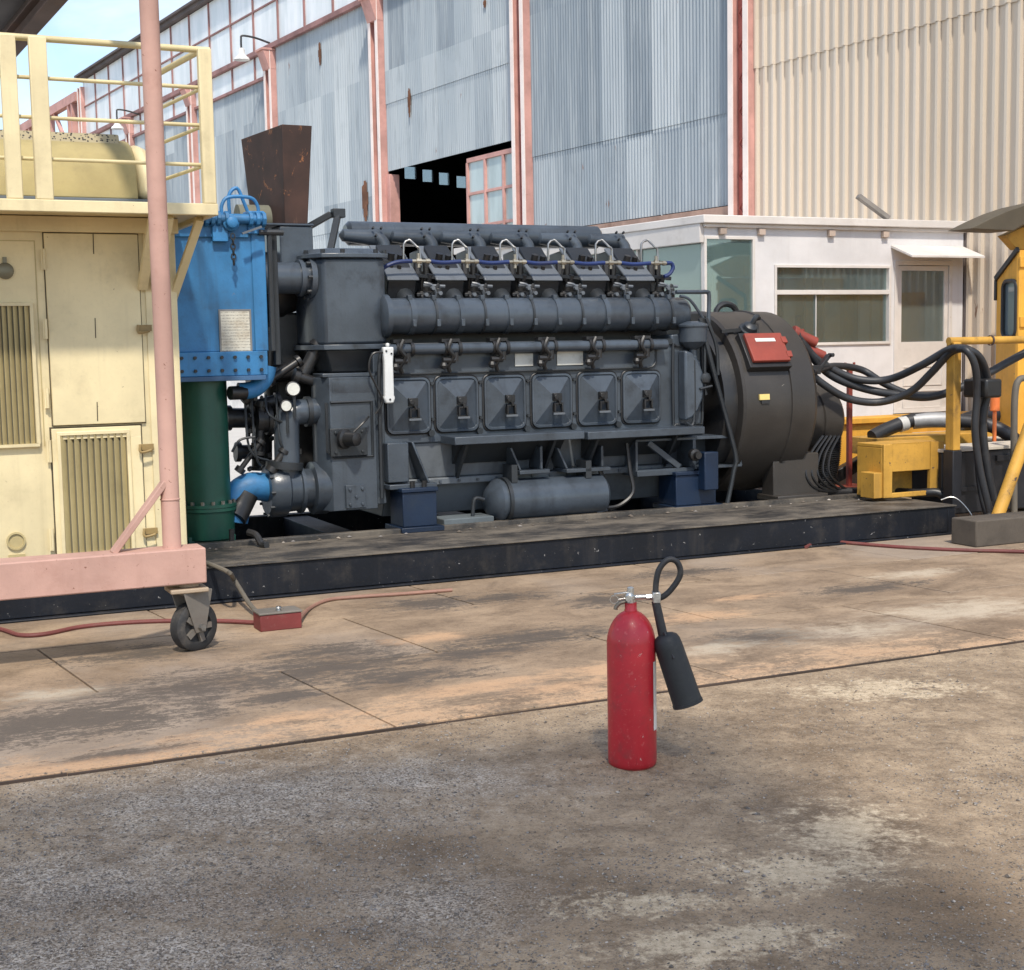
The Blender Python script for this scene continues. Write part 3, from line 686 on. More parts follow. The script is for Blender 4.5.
part('pane', mb, glass('pale_teal_glass', (.36, .48, .48), .45, .04), wf)
# front sliding window with a middle rail
zb_ = F.rect(774, 290, 890, 294.5, VH)
mb = MB().frame(win[0], win[1], win[2], win[3], VH-.02, VH+.06, .028); mb.box(win[0]+.028, win[1]-.028, VH-.018, VH+.05, zb_[2], zb_[3])
for k in (.36,): 
    x = win[0]+(win[1]-win[0])*k; mb.box(x-.004, x+.004, VH+.01, VH+.03, win[2]+.03, zb_[2])
wf = part('window', mb, m_trim, of, .003)
part('pane', MB().box(win[0]+.03, win[1]-.03, VH+.032, VH+.038, win[2]+.03, zb_[2]-.002).box(win[0]+.03, win[1]-.03, VH+.032, VH+.038, zb_[3]+.002, win[3]-.03), m_glass, wf)
# door
mb = MB(); mb.frame(dr[0], dr[1], zf+.01, dr[3], VH-.015, VH+.07, .05); part('door_frame', mb, m_trim, of, .003)
mb = MB(); d0, d1 = dr[0]+.055, dr[1]-.055
mb.box(d0, d1, VH-.004, VH+.04, zf+.02, dg[2]-.03); mb.frame(d0, d1, dg[2]-.03, dr[3]-.055, VH-.004, VH+.04, .055)
for a_, b_ in ((.84, 1.05), (1.1, 1.33)):
    mb.frame(d0+.08, d1-.08, a_, b_, VH-.012, VH-.0045, .014)
dd = part('door', mb, m_trim, of, .003)
part('door_pane', MB().box(d0+.056, d1-.056, VH+.015, VH+.022, dg[2]+.027, dr[3]-.112), m_doorglass, dd)
part('handle', MB().box(d1-.04, d1-.02, VH-.05, VH-.005, 1.42, 1.52), m_iron, dd)
p0, p1 = E(892, 262, VH), E(975, 262, VH)
zA = dr[3]+.145
mb = MB(); a0, a1 = dr[0]-.05, dr[1]+.16
mb.hexa([(a0, VH-.36, zA-.13), (a1, VH-.36, zA-.13), (a1, VH-.002, zA), (a0, VH-.002, zA), (a0, VH-.36, zA-.105), (a1, VH-.36, zA-.105), (a1, VH-.002, zA+.03), (a0, VH-.002, zA+.03)])
part('awning', mb, m_trim, of, .003)
# inside: back wall, posts, table and cupboards dimly visible through the glass
mi = paint('office_inner', (.55, .56, .52), .8); mw = paint('office_wood', (.2, .2, .19), .6)
ub = sidept(2.6)[0]
part('inner_wall', MB().box(ub, ur-.05, VH+2.2, VH+2.25, zf, 2.88).box(ur-.1, ur-.06, VH+.12, VH+2.2, zf, 2.88), mi, of)
mb = MB(); mb.box(5.0, 6.4, VH+1.2, VH+1.7, 1.5, 1.56); mb.box(5.05, 5.12, VH+1.3, VH+1.37, zf, 1.5); mb.box(6.3, 6.37, VH+1.3, VH+1.37, zf, 1.5); mb.box(5.9, 6.35, VH+1.25, VH+1.6, 1.56, 1.95); mb.box(5.45, 5.6, VH+1.9, VH+2.1, zf, 2.7); mb.box(6.1, 6.5, VH+1.9, VH+2.1, zf, 2.6)
mb.box(4.75, 4.95, VH+1.5, VH+1.7, zf, 2.7); part('desk', mb, mw, of, .005)
for x, wd, vv, cc in ((5.3, .16, .5, (.55, .53, .48)), (5.62, .10, .8, (.3, .24, .18)), (5.9, .22, 1.0, (.42, .36, .30)), (6.35, .14, .4, (.62, .66, .64)), (6.52, .12, .35, (.5, .58, .58)), (4.4, .14, .7, (.5, .44, .36)), (6.95, .14, .3, (.5, .55, .54)), (7.2, .2, .3, (.42, .48, .47))):
    part('curtain', MB().box(x, x+wd, VH+.12+vv*.1, VH+.15+vv*.1, 1.05, 2.75), paint('curtain_%d' % int(x*100), tuple(min(.85, c*1.35) for c in cc), .9, .2), of)
part('shelf', MB().box(5.05, 6.6, VH+1.9, VH+2.15, 1.75, 1.8).box(5.1, 5.4, VH+1.9, VH+2.1, 1.81, 2.2).box(5.75, 6.1, VH+1.9, VH+2.1, 1.81, 2.1), mw, of)
# plank lying on the office roof
p0, p1 = E(858, 196, VH+.25), E(888, 215, VH+.15)
mb = MB().bar((p0[0], p0[1], p0[2]), (p1[0], p1[1], 3.02), .1, .05); solo('plank', mb, paint('grey_wood', (.22, .2, .18), .8), 'grey weathered plank sticking up from the flat roof of the white office', 'plank', bevel=.004)
# downpipe in the corner between office and wall
mb = MB(); x = ur+.09; mb.cyl((x, VH+.02, .0), (x, VH+.02, 2.86), .065, n=14); solo('downpipe', mb, paint('grey_pipe', lin((128, 118, 114)), .6, .2), 'grey vertical downpipe in the corner right of the white office door', 'pipe')
# raised dock edge in front of the office
mb = MB(); mb.box(3.4, 7.6, VH-.75, VH-.002, .0, .72); solo('loading_dock', mb, paint('dock_concrete', (.5, .47, .45), .85), 'low pale concrete dock along the front of the white office', 'dock', base=(6, VH-.4, 0), bevel=.01)
mb = MB(); mb.box(3.4, 7.6, VH-.80, VH-.752, .60, .73); solo('dock_edging', mb, m_pink, 'faded pink steel edging along the dock below the office door', 'edging', base=(6, VH-.78, .6), bevel=.006)
# ------------------------------------------------------------------ diesel engine
m_eng = paint('engine_grey', lin((68, 76, 85)), .27, .3, dirt=(.012, .012, .013), da=.65, ds=4.5, streak=.35, chip=(.17, .16, .15), ca=-.0, cs=13, bump=.14)
m_engd = paint('engine_grey_dark', lin((44, 48, 52)), .4, .3, dirt=(.02, .019, .018), da=.6, ds=6, streak=.2)
m_engl = paint('engine_grey_bright', lin((96, 101, 107)), .3, .15, dirt=(.05, .05, .05), da=.4, ds=8)
m_oil = paint('oily_black', (.018, .018, .019), .38, .4, dirt=(.05, .04, .03), da=.4, ds=9)
m_steel = paint('bright_steel', (.36, .355, .34), .3, .15, metal=.9, dirt=(.1, .09, .08), da=.3, ds=14)
m_brass = paint('brass_fitting', (.40, .37, .30), .4, .2, metal=.8)
m_bluehose = paint('blue_hose', lin((24, 46, 98)), .45, .2)
m_plate = paint('name_plate_white', (.62, .62, .57), .45, .2, dirt=(.2, .18, .14), da=.5, ds=12)
en = thing('diesel_engine', 'large dark grey six cylinder diesel engine on the black skid', 'engine', (.75, 1.1, ZT))
VC = 1.12
def ez(px, py, v=VC): return E(px, py, v)[2]
def eu(px, py, v=VC): return E(px, py, v)[0]
ua, ub_ = eu(381, 400), eu(672, 390)
z_sill = ez(520, 436); z_top = ez(520, 345)
mb = MB(); mb.box(ua, ub_, VC, 2.25, z_sill-.02, z_top); part('crankcase', mb, m_eng, en, .012)
part('upper_block', MB().box(ua+.02, ub_+.15, VC+.32, 2.2, z_top, z_top+.42), m_oil, en, .012)  # near-black colour paints in the shade of the recess below the manifold
# raised strip with rounded ends above the covers
za_, zb2 = ez(520, 371), ez(520, 349)
po = rrect(ua+.05, eu(655, 360), za_, zb2+.03, .07)
mb = MB(); n = len(po)
part('rail_panel', MB().prism(po, 'v', VC-.014, VC), m_eng, en, .004)
mb = MB(); mb.tube([(u, VC-.016, z) for u, z in po], .010, 6, 1, closed=True); part('seam', mb, m_engd, en)
# lower base, sloping in
zl = ez(520, 472, 1.2); zb3 = ez(520, 507, 1.3)
mb = MB(); mb.prism([(1.14, z_sill-.021), (2.2, z_sill-.021), (2.2, zl), (1.18, zl)], 'u', ua+.02, ub_-.1)
mb.box(ua, ub_+.1, 1.12, 2.25, zl-.055, zl-.001); mb.prism([(1.2, zl-.056), (2.15, zl-.056), (2.0, zb3), (1.32, zb3)], 'u', ua+.05, ub_+.1)
part('base_sump', mb, paint('sump_grey', lin((98, 104, 110)), .4, .3, dirt=(.03, .03, .03), da=.5, ds=4, streak=.3), en, .008)
mb = MB(); mb.bolts([(ua+.15+.16*k, 1.12, zl-.028) for k in range(15)], r=.012); part('bolt_row', mb, m_eng, en)
# six crankcase covers
cx = [407.5, 456, 504, 551, 596.5, 640.5]
u_c = [eu(x, 402) for x in cx]; zc0, zc1 = ez(523, 428), ez(523, 374.5)
Wd = .178
for i, u in enumerate(u_c):
    po = rrect(u-Wd, u+Wd, zc0, zc1, .055)
    mb = MB(); nn = len(po); cz = (zc0+zc1)/2+.03
    rings = [(1.0, VC-.001), (1.0, VC-.028), (.93, VC-.03), (.90, VC-.018)]
    for s, v in rings:
        for a, z in po: mb.v.append((u+(a-u)*s, v, (zc0+zc1)/2+(z-(zc0+zc1)/2)*s))
    for r_ in range(len(rings)-1):
        for k in range(nn): mb.f.append((r_*nn+k, r_*nn+(k+1) % nn, (r_+1)*nn+(k+1) % nn, (r_+1)*nn+k))
    # sunk pyramid centre
    a, b = Wd*.90, (zc1-zc0)/2*.90; c0 = (zc0+zc1)/2
    mb.frustum((u-a, u+a, c0-b, c0+b), VC-.018, (u-.035, u+.035, c0-.01, c0+.055), VC-.085)
    cv = part('inspection_cover', mb, m_eng, en, angle=20)
    part('gasket', MB().tube([(u+(a_-u)*1.03, VC-.006, (zc0+zc1)/2+(z_-(zc0+zc1)/2)*1.03) for a_, z_ in po], .009, 6, 1, closed=True), m_oil, cv)
    mb = MB(); mb.box(u-.03, u+.045, VC-.115, VC-.06, c0+.0, c0+.06); mb.cyl((u-.01, VC-.13, c0+.03), (u-.01, VC-.08, c0+.03), .022, n=8)
    mb.frame(u-.02, u+.06, c0-.105, c0-.015, VC-.105, VC-.075, .014); mb.bar((u+.02, VC-.1, c0+.01), (u+.03, VC-.1, c0-.03), .03, .02)
    part('latch', mb, m_oil, cv, .004)
    part('latch_clip', MB().box(u-.03, u+.07, VC-.112, VC-.095, c0-.112, c0-.096), m_engl, cv)
mb = MB()
for i in range(5):
    um = (u_c[i]+u_c[i+1])/2; mb.bolts([(um-.0, VC, zc1-.05), (um, VC, zc0+.10)], r=.014, h=.02)
    mb.cyl((um-.02, VC, zc0-.005), (um-.02, VC-.04, zc0-.005), .026, n=8)
part('cover_stud', mb, m_engd, en)
# end cover at the drive end
u0, u1 = eu(671, 385), eu(698, 385)
zA_, zB_ = ez(684, 424), ez(684, 346)
mb = MB(); mb.box(u0, u1+.05, VC-.01, 2.2, zA_-.1, zB_+.1); part('end_housing', mb, m_eng, en, .015)
mb = MB(); q = []
for k in range(9):
    a = -PI/2+PI*k/8; q.append((u0+.06+math.cos(a)*.19, (zA_+zB_)/2+math.sin(a)*(zB_-zA_)/2*.9))
mb.prism(q, 'v', VC-.13, VC-.011); c_ = part('end_cover', mb, m_eng, en, .02)
part('seam', MB().tube([(u0+.01, VC-.02, zA_+.02), (u0+.01, VC-.02, zB_-.03), (u0+.05, VC-.02, zB_), (u1, VC-.02, zB_), (u1+.03, VC-.02, zB_-.04), (u1+.03, VC-.02, zA_+.05), (u1-.02, VC-.02, zA_), (u0+.03, VC-.02, zA_)], .012, 6, 3, closed=True), m_engd, c_)
# step plates under the covers
zs1 = ez(505, 440, .9)
for (x0, x1, y) in ((487, 583, 437), (617, 703, 432)):
    a, b = eu(x0, y, .86), eu(x1, y, .86); a -= .28
    z = ez((x0+x1)/2, y, .86)
    mb = MB(); mb.box(a, b, .83, VC+.02, z-.032, z+.03); s = part('step_plate', mb, m_eng, en, .006)
    mb = MB()
    for t in (.12, .8):
        u = a+(b-a)*t; mb.prism([(.9, z-.034), (1.12, z-.034), (1.14, z-.34)], 'u', u-.012, u+.012)
    mb.prism([(.98, z-.034), (1.14, z-.034), (1.14, z-.2)], 'u', a+.1, b-.1); part('gusset', mb, m_engd, s)
# hollow mounting feet brackets
def bracket(x0, y0, x1, y1, v0, v1, m=m_eng, w=.02):
    a = F.rect(x0, y0, x1, y1, v0); mb = MB(); mb.frame(a[0], a[1], a[2], a[3], v0, v1, w); mb.box(a[0]+w, a[1]-w, v1-.01, v1, a[2]+w, a[3]-w); return mb
a = F.rect(388, 443, 409, 489, .98); a2 = F.rect(388, 484, 438, 489, .93); mb = MB().box(a[0], a[1], .98, 1.3, a[2]+.05, a[3]).box(a[0]-.005, a2[1], .94, 1.32, a2[2], a2[3]); ug = eu(412, 460, 1.0); mb.hexa([(ug, 1.0, a[3]), (ug+.02, 1.0, a[3]), (ug+.02, 1.3, a[3]), (ug, 1.3, a[3]), (ug+.11, .96, a2[3]), (ug+.13, .96, a2[3]), (ug+.13, 1.3, a2[3]), (ug+.11, 1.3, a2[3])])
part('mounting_foot', mb, m_eng, en, .006)
mb = bracket(636, 437, 742, 470, .98, 1.25); a = F.rect(636, 437, 742, 470, .98); mb.box(a[0]+.55, a[0]+.58, .98, 1.24, a[2]+.02, a[3]-.02); mb.bar((a[0]+.12, .99, a[3]-.03), (a[0]+.42, .99, a[2]+.03), .03, .05); mb.box(a[0], a[0]+.55, .96, 1.26, a[2]-.03, a[2]+.02)
part('mounting_foot', mb, m_eng, en, .006)
for (x0, y0, x1, y1) in ((513, 447, 542, 474), (560, 447, 603, 472)):
    a = F.rect(x0, y0, x1, y1, .95); w = .02; mb = MB().box(a[0]+.05, a[1]+.06, .93, 1.2, a[2], a[2]+.03).box(a[1]-.01, a[1]+.012, .96, 1.2, a[2]+.031, a[3]).hexa([(a[0]+.06, .96, a[2]+.031), (a[0]+.08, .96, a[2]+.031), (a[0]+.08, 1.2, a[2]+.031), (a[0]+.06, 1.2, a[2]+.031), (a[0]-.02, .96, a[3]), (a[0], .96, a[3]), (a[0], 1.2, a[3]), (a[0]-.02, 1.2, a[3])]).box(a[0]-.02, a[1]+.01, 1.201, 1.22, a[2], a[3]); part('step_bracket', mb, m_eng, en, .004)
# round filter tank lying below
p0 = E(497, 501, 1.0); p1 = E(604, 497, 1.0); R_ = .163
mb = MB().lathe((p0[0], 1.02, p0[2]), (1, 0, 0), [(-.09, .04), (-.075, .1), (-.03, .15), (.0, R_+.012), (.03, R_+.012), (.031, R_), (.06, R_), (p1[0]-p0[0]-.03, R_), (p1[0]-p0[0], R_-.03), (p1[0]-p0[0]+.01, .05)], 26)
ft = part('filter_tank', mb, m_eng, en)
part('clamp_band', MB().lathe((p0[0]+.05, 1.02, p0[2]), (1, 0, 0), [(0, R_+.004), (.0, R_+.02), (.03, R_+.02), (.03, R_+.004)], 26, cap=False), m_engd, ft)
part('drain_pipe', MB().tube([(p0[0]-.12, .98, p0[2]+.02), (p0[0]-.2, .98, p0[2]+.03), (p0[0]-.22, .98, p0[2]-.1)], .016, 8), m_engd, ft)
part('hanger', MB().box(p0[0]+.1, p0[0]+.15, .93, 1.1, p0[2]+R_-.02, p0[2]+R_+.12).box(p1[0]-.2, p1[0]-.15, .93, 1.1, p0[2]+R_-.02, p0[2]+R_+.12), m_engd, ft)
# front end housing (gear case)
h0, h1 = eu(331, 430, 1.05), eu(376, 430, 1.05)
mb = MB(); hz0, hz1 = ez(350, 513, 1.05), ez(352, 377, 1.05)
mb.prism([(h0-.08, 1.26), (h0-.07, 1.14), (h0+.0, 1.05), (h1, 1.05), (h1, 2.2), (h0+.3, 2.2)], 'z', hz0+.02, hz1)
mb.prism([(h0-.05, 1.06), (h1+.01, 1.06), (h1+.01, 2.1), (h0+.3, 2.1), (h0-.05, 1.3)], 'z', hz1+.001, hz1+.03); mb.prism([(1.06, hz1-.16), (1.045, hz1-.1), (1.05, hz1-.02), (1.06, hz1-.02)], 'u', h0+.02, h1-.02); mb.box(h1+.001, ua+.01, 1.08, 2.2, hz0+.05, hz1+.18)
gc = part('gear_case', mb, m_eng, en, .02)
a = F.rect(327, 402, 372, 457, 1.05); mb = MB(); 
part('cover_rim', MB().tube([(a[0], 1.045, a[3]), (a[0], 1.045, a[2]+.05), (a[0]+.05, 1.045, a[2]), (a[1], 1.045, a[2]), (a[1], 1.045, a[3]), (a[0]+.03, 1.045, a[3])], .013, 6, 1), m_engd, gc)
b = F.rect(330, 428, 367, 456, 1.03); mb = MB().box(b[0], b[1], 1.02, 1.045, b[2], b[3]); mb.bolts([(b[0]+.04, 1.02, b[2]+.03), (b[1]-.04, 1.02, b[2]+.03), (b[0]+.04, 1.02, b[3]-.03), (b[1]-.04, 1.02, b[3]-.03)]); pl = part('access_plate', mb, m_engd, gc, .004)
c_ = E(344, 439, 1.0); part('knob', MB().lathe((c_[0], 1.02, c_[2]), (.55, -1, 0), [(0, .07), (.03, .075), (.04, .055), (.14, .05), (.15, .03)], 14), m_oil, pl)
part('wire', MB().tube([(c_[0]+.06, .95, c_[2]+.05), (c_[0]+.14, .95, c_[2]+.12), (c_[0]+.2, 1.0, c_[2]+.16)], .008, 6), m_oil, pl)
b = F.rect(346, 485, 366, 508, 1.03); mb = MB().box(b[0], b[1], 1.025, 1.045, b[2], b[3]); mb.bolts([(b[0]+.03, 1.025, z) for z in (b[2]+.03, b[3]-.03)]+[(b[1]-.03, 1.025, z) for z in (b[2]+.03, b[3]-.03)]+[((b[0]+b[1])/2, 1.025, (b[2]+b[3])/2)]); part('access_plate', mb, m_eng, gc, .003)
mb = MB(); mb.tube([(h1+.03, 1.035, hz0+.1), (h1+.03, 1.035, hz0+.5), (h1+.03, 1.03, hz1), (h1+.05, 1.02, hz1+.2)], .016, 6); mb.bolts([(h1+.03, 1.05, hz0+.12+.09*k) for k in range(10)], r=.016); part('flange_seam', mb, m_engd, gc)
# tall rounded air housing
vh_ = 1.42; c_ = E(341, 300, vh_); rh = .30
zl0, zl1 = ez(345, 347, 1.15), ez(345, 258, 1.15)
def octo(r, z, cu=c_[0]):
    return [(cu+dx*r, vh_+dy*r, z) for dx, dy in ((-1.0, .75), (-1.0, -.35), (-.72, -.86), (-.25, -1.0), (.62, -1.0), (.92, -.8), (1.0, -.35), (1.0, .75))]
def stack_rings(rings):
    mb = MB(); n = len(rings[0])
    for r in rings: mb.v += r
    for i in range(len(rings)-1):
        for k in range(n): mb.f.append((i*n+k, i*n+(k+1) % n, (i+1)*n+(k+1) % n, (i+1)*n+k))
    mb.f += [tuple(range(n)), tuple(range(len(rings)*n-1, (len(rings)-1)*n-1, -1))]; return mb
mb = stack_rings([octo(rh, zl0+.02), octo(rh, zl1)]); ah = part('air_housing', mb, m_eng, en, .02)
mb = stack_rings([octo(rh+.025, zl1+.001), octo(rh+.025, zl1+.035), octo(rh-.02, zl1+.04), octo(rh-.05, zl1+.075)]); lid = part('lid', mb, m_eng, ah, .006)
part('clamp_bolt', MB().bolts([(p[0], p[1], zl1+.035) for p in octo(rh-.0, 0)], (0, 0, 1), .018, .03), m_engd, lid)
mb = stack_rings([octo(rh+.03, zl0-.02), octo(rh+.03, zl0+.019)]); part('flange', mb, m_eng, ah, .004)
mb = stack_rings([octo(rh*.72, zl0-.19), octo(rh*.98, zl0-.021)]); part('lower_cone', mb, m_engd, ah, .01)
mb = MB(); p = E(328, 262, 1.3); q = E(338, 214, 1.6); mb.bar((p[0], 1.3, p[2]), (q[0], 1.6, q[2]), .05, .04); mb.box(q[0]-.05, q[0]+.05, 1.56, 1.64, q[2]-.03, q[2]+.04); mb.bar((q[0]-.05, 1.62, q[2]), (q[0]-.22, 1.7, q[2]-.1), .05, .05); part('swing_handle', mb, m_engd, ah, .006)
# elbow under the lid on the left and pipe to the cooler
pL, pR = E(262, 278, 1.35), E(304, 279, 1.35); r_ = .118
mb = MB().lathe((pL[0], 1.35, pL[2]), (1, 0, 0), [(0, r_), (pR[0]-pL[0]-.05, r_), (pR[0]-pL[0]-.05, r_+.022), (pR[0]-pL[0]-.02, r_+.022), (pR[0]-pL[0]-.02, r_+.005), (pR[0]-pL[0]+.02, r_+.005), (pR[0]-pL[0]+.02, r_+.05), (pR[0]-pL[0]+.06, r_+.05)], 24)
ip = part('inlet_pipe', mb, m_eng, en); 
part('flange_bolt', MB().bolts([(pR[0]-pL[0]+pL[0]+.02, 1.35+math.cos(a)*(r_+.03), pL[2]+math.sin(a)*(r_+.03)) for a in [k*PI/4 for k in range(8)]], (-1, 0, 0), .014, .03), m_engd, ip)
# rust brown exhaust stack and its grey saddle
def rusty():
    t = NT('burnt_rust'); n = t.noise(2.2, 5, .6); n2 = t.noise(5, 8, .75, dist=1.2); n3 = t.noise(1, 5, .7, t.map((7, 7, 1.5)))
    c = t.mix(t.ramp(n, .3, .7), (.035, .019, .015), (.075, .036, .026)); c = t.mix(t.ramp(n2, .585, .64, 0, .9), c, (.33, .13, .05)); c = t.mix(t.ramp(n3, .62, .74, 0, .6), c, (.16, .08, .05))
    t.set(Base_Color=c, Roughness=.75); t.bump(n2, .25, .006); return t.m
m_rust = rusty()
vS = 1.45; A = E(282, 125, vS); B = E(312, 125, vS); A2 = E(287, 223, vS); B2 = E(310, 223, vS)
ztp = (A[2]+B[2])/2; zbt = ez(298, 223, vS); dd_ = .62
uA, uB = A[0], B[0]; uA2, uB2 = A2[0], B2[0]
def ring(u0, u1, v0, v1, z, skew=0): return [(u0, v0, z), (u1, v0, z), (u1+skew, v1, z), (u0+skew, v1, z)]
t_ = .016
out_ = [ring(uA2, uB2, vS+.06, vS+.86, zbt, -.04), ring(uA, uB, vS, vS+.84, ztp, -.10)]
in_ = [ring(uA2+t_, uB2-t_, vS+.06+t_, vS+.86-t_, zbt, -.04), ring(uA+t_, uB-t_, vS+t_, vS+.84-t_, ztp, -.10)]
mb = MB(); mb.v += out_[0]+out_[1]+in_[0]+in_[1]
for k in range(4):
    k2 = (k+1) % 4; mb.f += [(k, k2, 4+k2, 4+k), (8+k2, 8+k, 12+k, 12+k2), (4+k, 4+k2, 12+k2, 12+k), (k2, k, 8+k, 8+k2)]
xs_ = part('exhaust_stack', mb, m_rust, en, .004, label='rust brown flared exhaust stack')
part('saddle', MB().box(uA2-.16, uB2+.04, vS+.02, vS+.7, zbt-.02, zbt-.001).box(uA2-.05, uB2+.03, vS+.03, vS+.7, zbt-.36, zbt-.021), m_eng, en, .012)
p = E(262, 214, 1.9); part('turbo_duct', MB().lathe((p[0]-.2, 1.9, p[2]-.04), (1, 0, 0), [(0, .11), (.28, .11), (.28, .13), (.34, .13)], 20), paint('mossy_grey', lin((112, 112, 98)), .8, .3), en)
p = E(288, 300, 1.75); part('turbocharger', MB().lathe((p[0]-.32, 1.75, p[2]+.1), (1, 0, 0), [(-.1, .08), (0, .2), (.12, .27), (.24, .27), (.34, .2), (.5, .16)], 24).lathe((p[0]-.1, 1.75, p[2]-.1), (0, 0, -1), [(0, .1), (.9, .12)], 14), m_oil, en)
# water outlet / exhaust manifold along the top back
vT = 1.95; a, b = E(345, 233, vT), E(599, 238, vT); rT = .098; zt_ = (a[2]+b[2])/2
pf = [(0, rT*.8), (.02, rT)]
mb = MB().lathe((a[0], vT, zt_), (1, 0, 0), [(0, rT*.7), (.03, rT), (b[0]-a[0]-.03, rT), (b[0]-a[0], rT*.7)], 20); xm = part('exhaust_manifold', mb, m_eng, en)
for i in range(6):
    px = 373+48.4*i; p = E(px, 233, vT-.1); mb = MB()
    mb.lathe((p[0]-.28, vT-.075, zt_-.02), (1, 0, -.06), [(0, .01), (.03, .05), (.2, .062), (.30, .075), (.36, .07), (.38, .02)], 14)
    mb.tube([(p[0]+.02, vT-.09, zt_-.02), (p[0]+.08, vT-.12, zt_-.09), (p[0]+.07, vT-.14, zt_-.2)], .055, 10)
    ru = part('runner', mb, m_eng, xm); part('runner_bolt', MB().bolts([(p[0]-.02, vT-.15, zt_+.03), (p[0]+.05, vT-.15, zt_+.03), (p[0]-.0, vT-.16, zt_-.03)], (0, -1, .4), .010, .02), m_oil, ru)
# six cylinder heads, each with cover, grab handle and injector gear
m_head = paint('head_black', lin((30, 33, 37)), .38, .35, dirt=(.012, .012, .012), da=.6, ds=7)
vF = 1.30; hx = [402.5, 451, 499, 547, 594.5, 640]
zhb = ez(520, 301, vF); zhf = ez(520, 278, vF); zhbk = ez(520, 250, 1.68)
for i, px in enumerate(hx):
    u = E(px, 285, vF)[0]; w_ = .118
    mb = MB(); mb.prism([(vF+.07, zhb-.1), (vF, zhf-.02), (vF+.02, zhf), (vF+.38, zhbk), (vF+.6, zhbk-.02), (vF+.6, zhb-.1)], 'u', u-w_, u+w_)
    hd = part('cylinder_head', mb, m_head, en, .012)
    mb = MB(); zo = .012
    mb.prism([(vF-.03, zhf-.022), (vF-.012, zhf+.006), (vF+.38, zhbk+.026), (vF+.38, zhbk+.002), (vF+.02, zhf+.001), (vF-.001, zhf-.026)], 'u', u-w_-.016, u+w_+.016)
    vcv = part('valve_cover', mb, m_engl, hd, .008)  # brighter grey rim paints in the highlight along the cover edges
    part('cover_crown', MB().frustum((u-.1, u+.1, 0, 0), 0, (u-.1, u+.1, 0, 0), 0) if False else MB().prism([(vF+.06, zhf+.03), (vF+.32, zhbk-.03), (vF+.32, zhbk+.025), (vF+.10, zhf+.085)], 'u', u-.102, u+.112), m_head, hd, .015)
    zb_h = zhf+.03
    a = E(px+1, 259, vF+.15); b = E(px+3, 241, vF+.2); c = E(px+17, 249, vF+.08); d = E(px+18, 263, vF+.05)
    mb = MB().tube([(a[0], vF+.15, a[2]-.02), (a[0]+.005, vF+.15, b[2]-.03), (b[0], vF+.15, b[2]), (b[0]+.02, vF+.145, b[2]), (c[0]-.02, vF+.08, c[2]+.015), (c[0], vF+.075, c[2]-.005), (d[0], vF+.05, d[2]-.02)], .0098, 8, 2)
    part('grab_handle', mb, m_steel, hd)
    mb = MB(); 
    mb.bolts([(u-.05, vF+.12, zhf+.05), (u+.01, vF+.1, zhf+.05), (u+.06, vF+.16, zhf+.06), (u-.02, vF+.2, zhf+.08)], (0, -.3, 1), .018, .05, 8); mb.cyl((u-.03, vF+.2, zhf+.1), (u-.025, vF+.16, zhf+.2), .03, n=8); mb.cyl((u+.05, vF+.2, zhf+.12), (u+.05, vF+.16, zhf+.19), .025, n=8); mb.bar((u-.1, vF+.15, zhf+.13), (u+.1, vF+.15, zhf+.12), .025, .02); part('head_nut', mb, m_oil, hd)
    # injector and rocker gear in the gap to the right
    ug = u+.215; mb = MB()
    mb.cyl((ug, vF+.1, zhb-.05), (ug+.02, vF+.05, zhf-.03), .05, .04, 10); mb.cyl((ug+.02, vF+.05, zhf-.03), (ug+.03, vF+.03, zhf+.03), .025, n=8)
    mb.bar((ug-.1, vF, zhb+.05), (ug+.1, vF-.02, zhb+.06), .03, .03); mb.bar((ug-.02, vF-.02, zhb+.0), (ug+.07, vF-.05, zhf-.05), .03, .025)
    mb.cyl((ug-.08, vF-.03, zhb+.03), (ug+.02, vF-.03, zhb+.03), .028, n=8); mb.cyl((ug+.06, vF-.05, zhb), (ug+.06, vF-.05, zhb+.1), .03, n=8); mb.box(ug-.06, ug+.08, vF+.02, vF+.3, zhb-.05, zhb+.08); mb.box(ug-.09, ug+.06, vF+.18, vF+.4, zhb+.08, zhf+.06); mb.cyl((ug-.05, vF+.1, zhf-.02), (ug-.04, vF+.12, zhf+.12), .035, n=8); mb.cyl((ug+.05, vF+.16, zhf-.02), (ug+.05, vF+.16, zhf+.16), .03, n=8); mb.bar((ug-.1, vF+.06, zhf+.02), (ug+.1, vF+.02, zhf+.0), .03, .03)
    ij = part('injector_gear', mb, m_oil, hd, .004)
    mb = MB(); mb.tube([(ug-.06, vF-.06, zhb+.14), (ug-.0, vF-.08, zhb+.12), (ug+.04, vF-.06, zhb+.04), (ug+.0, vF-.05, zhb-.02)], .012, 6); mb.tube([(ug-.05, vF-.02, zhf-.06), (ug+.12, vF-.05, zhf-.07)], .014, 6, 1); mb.bolts([(ug+.0, vF-.08, zhb+.1), (ug+.06, vF-.08, zhb+.06), (ug-.05, vF-.06, zhb+.05)], r=.017, h=.03); part('fuel_pipe', mb, m_engl, ij)
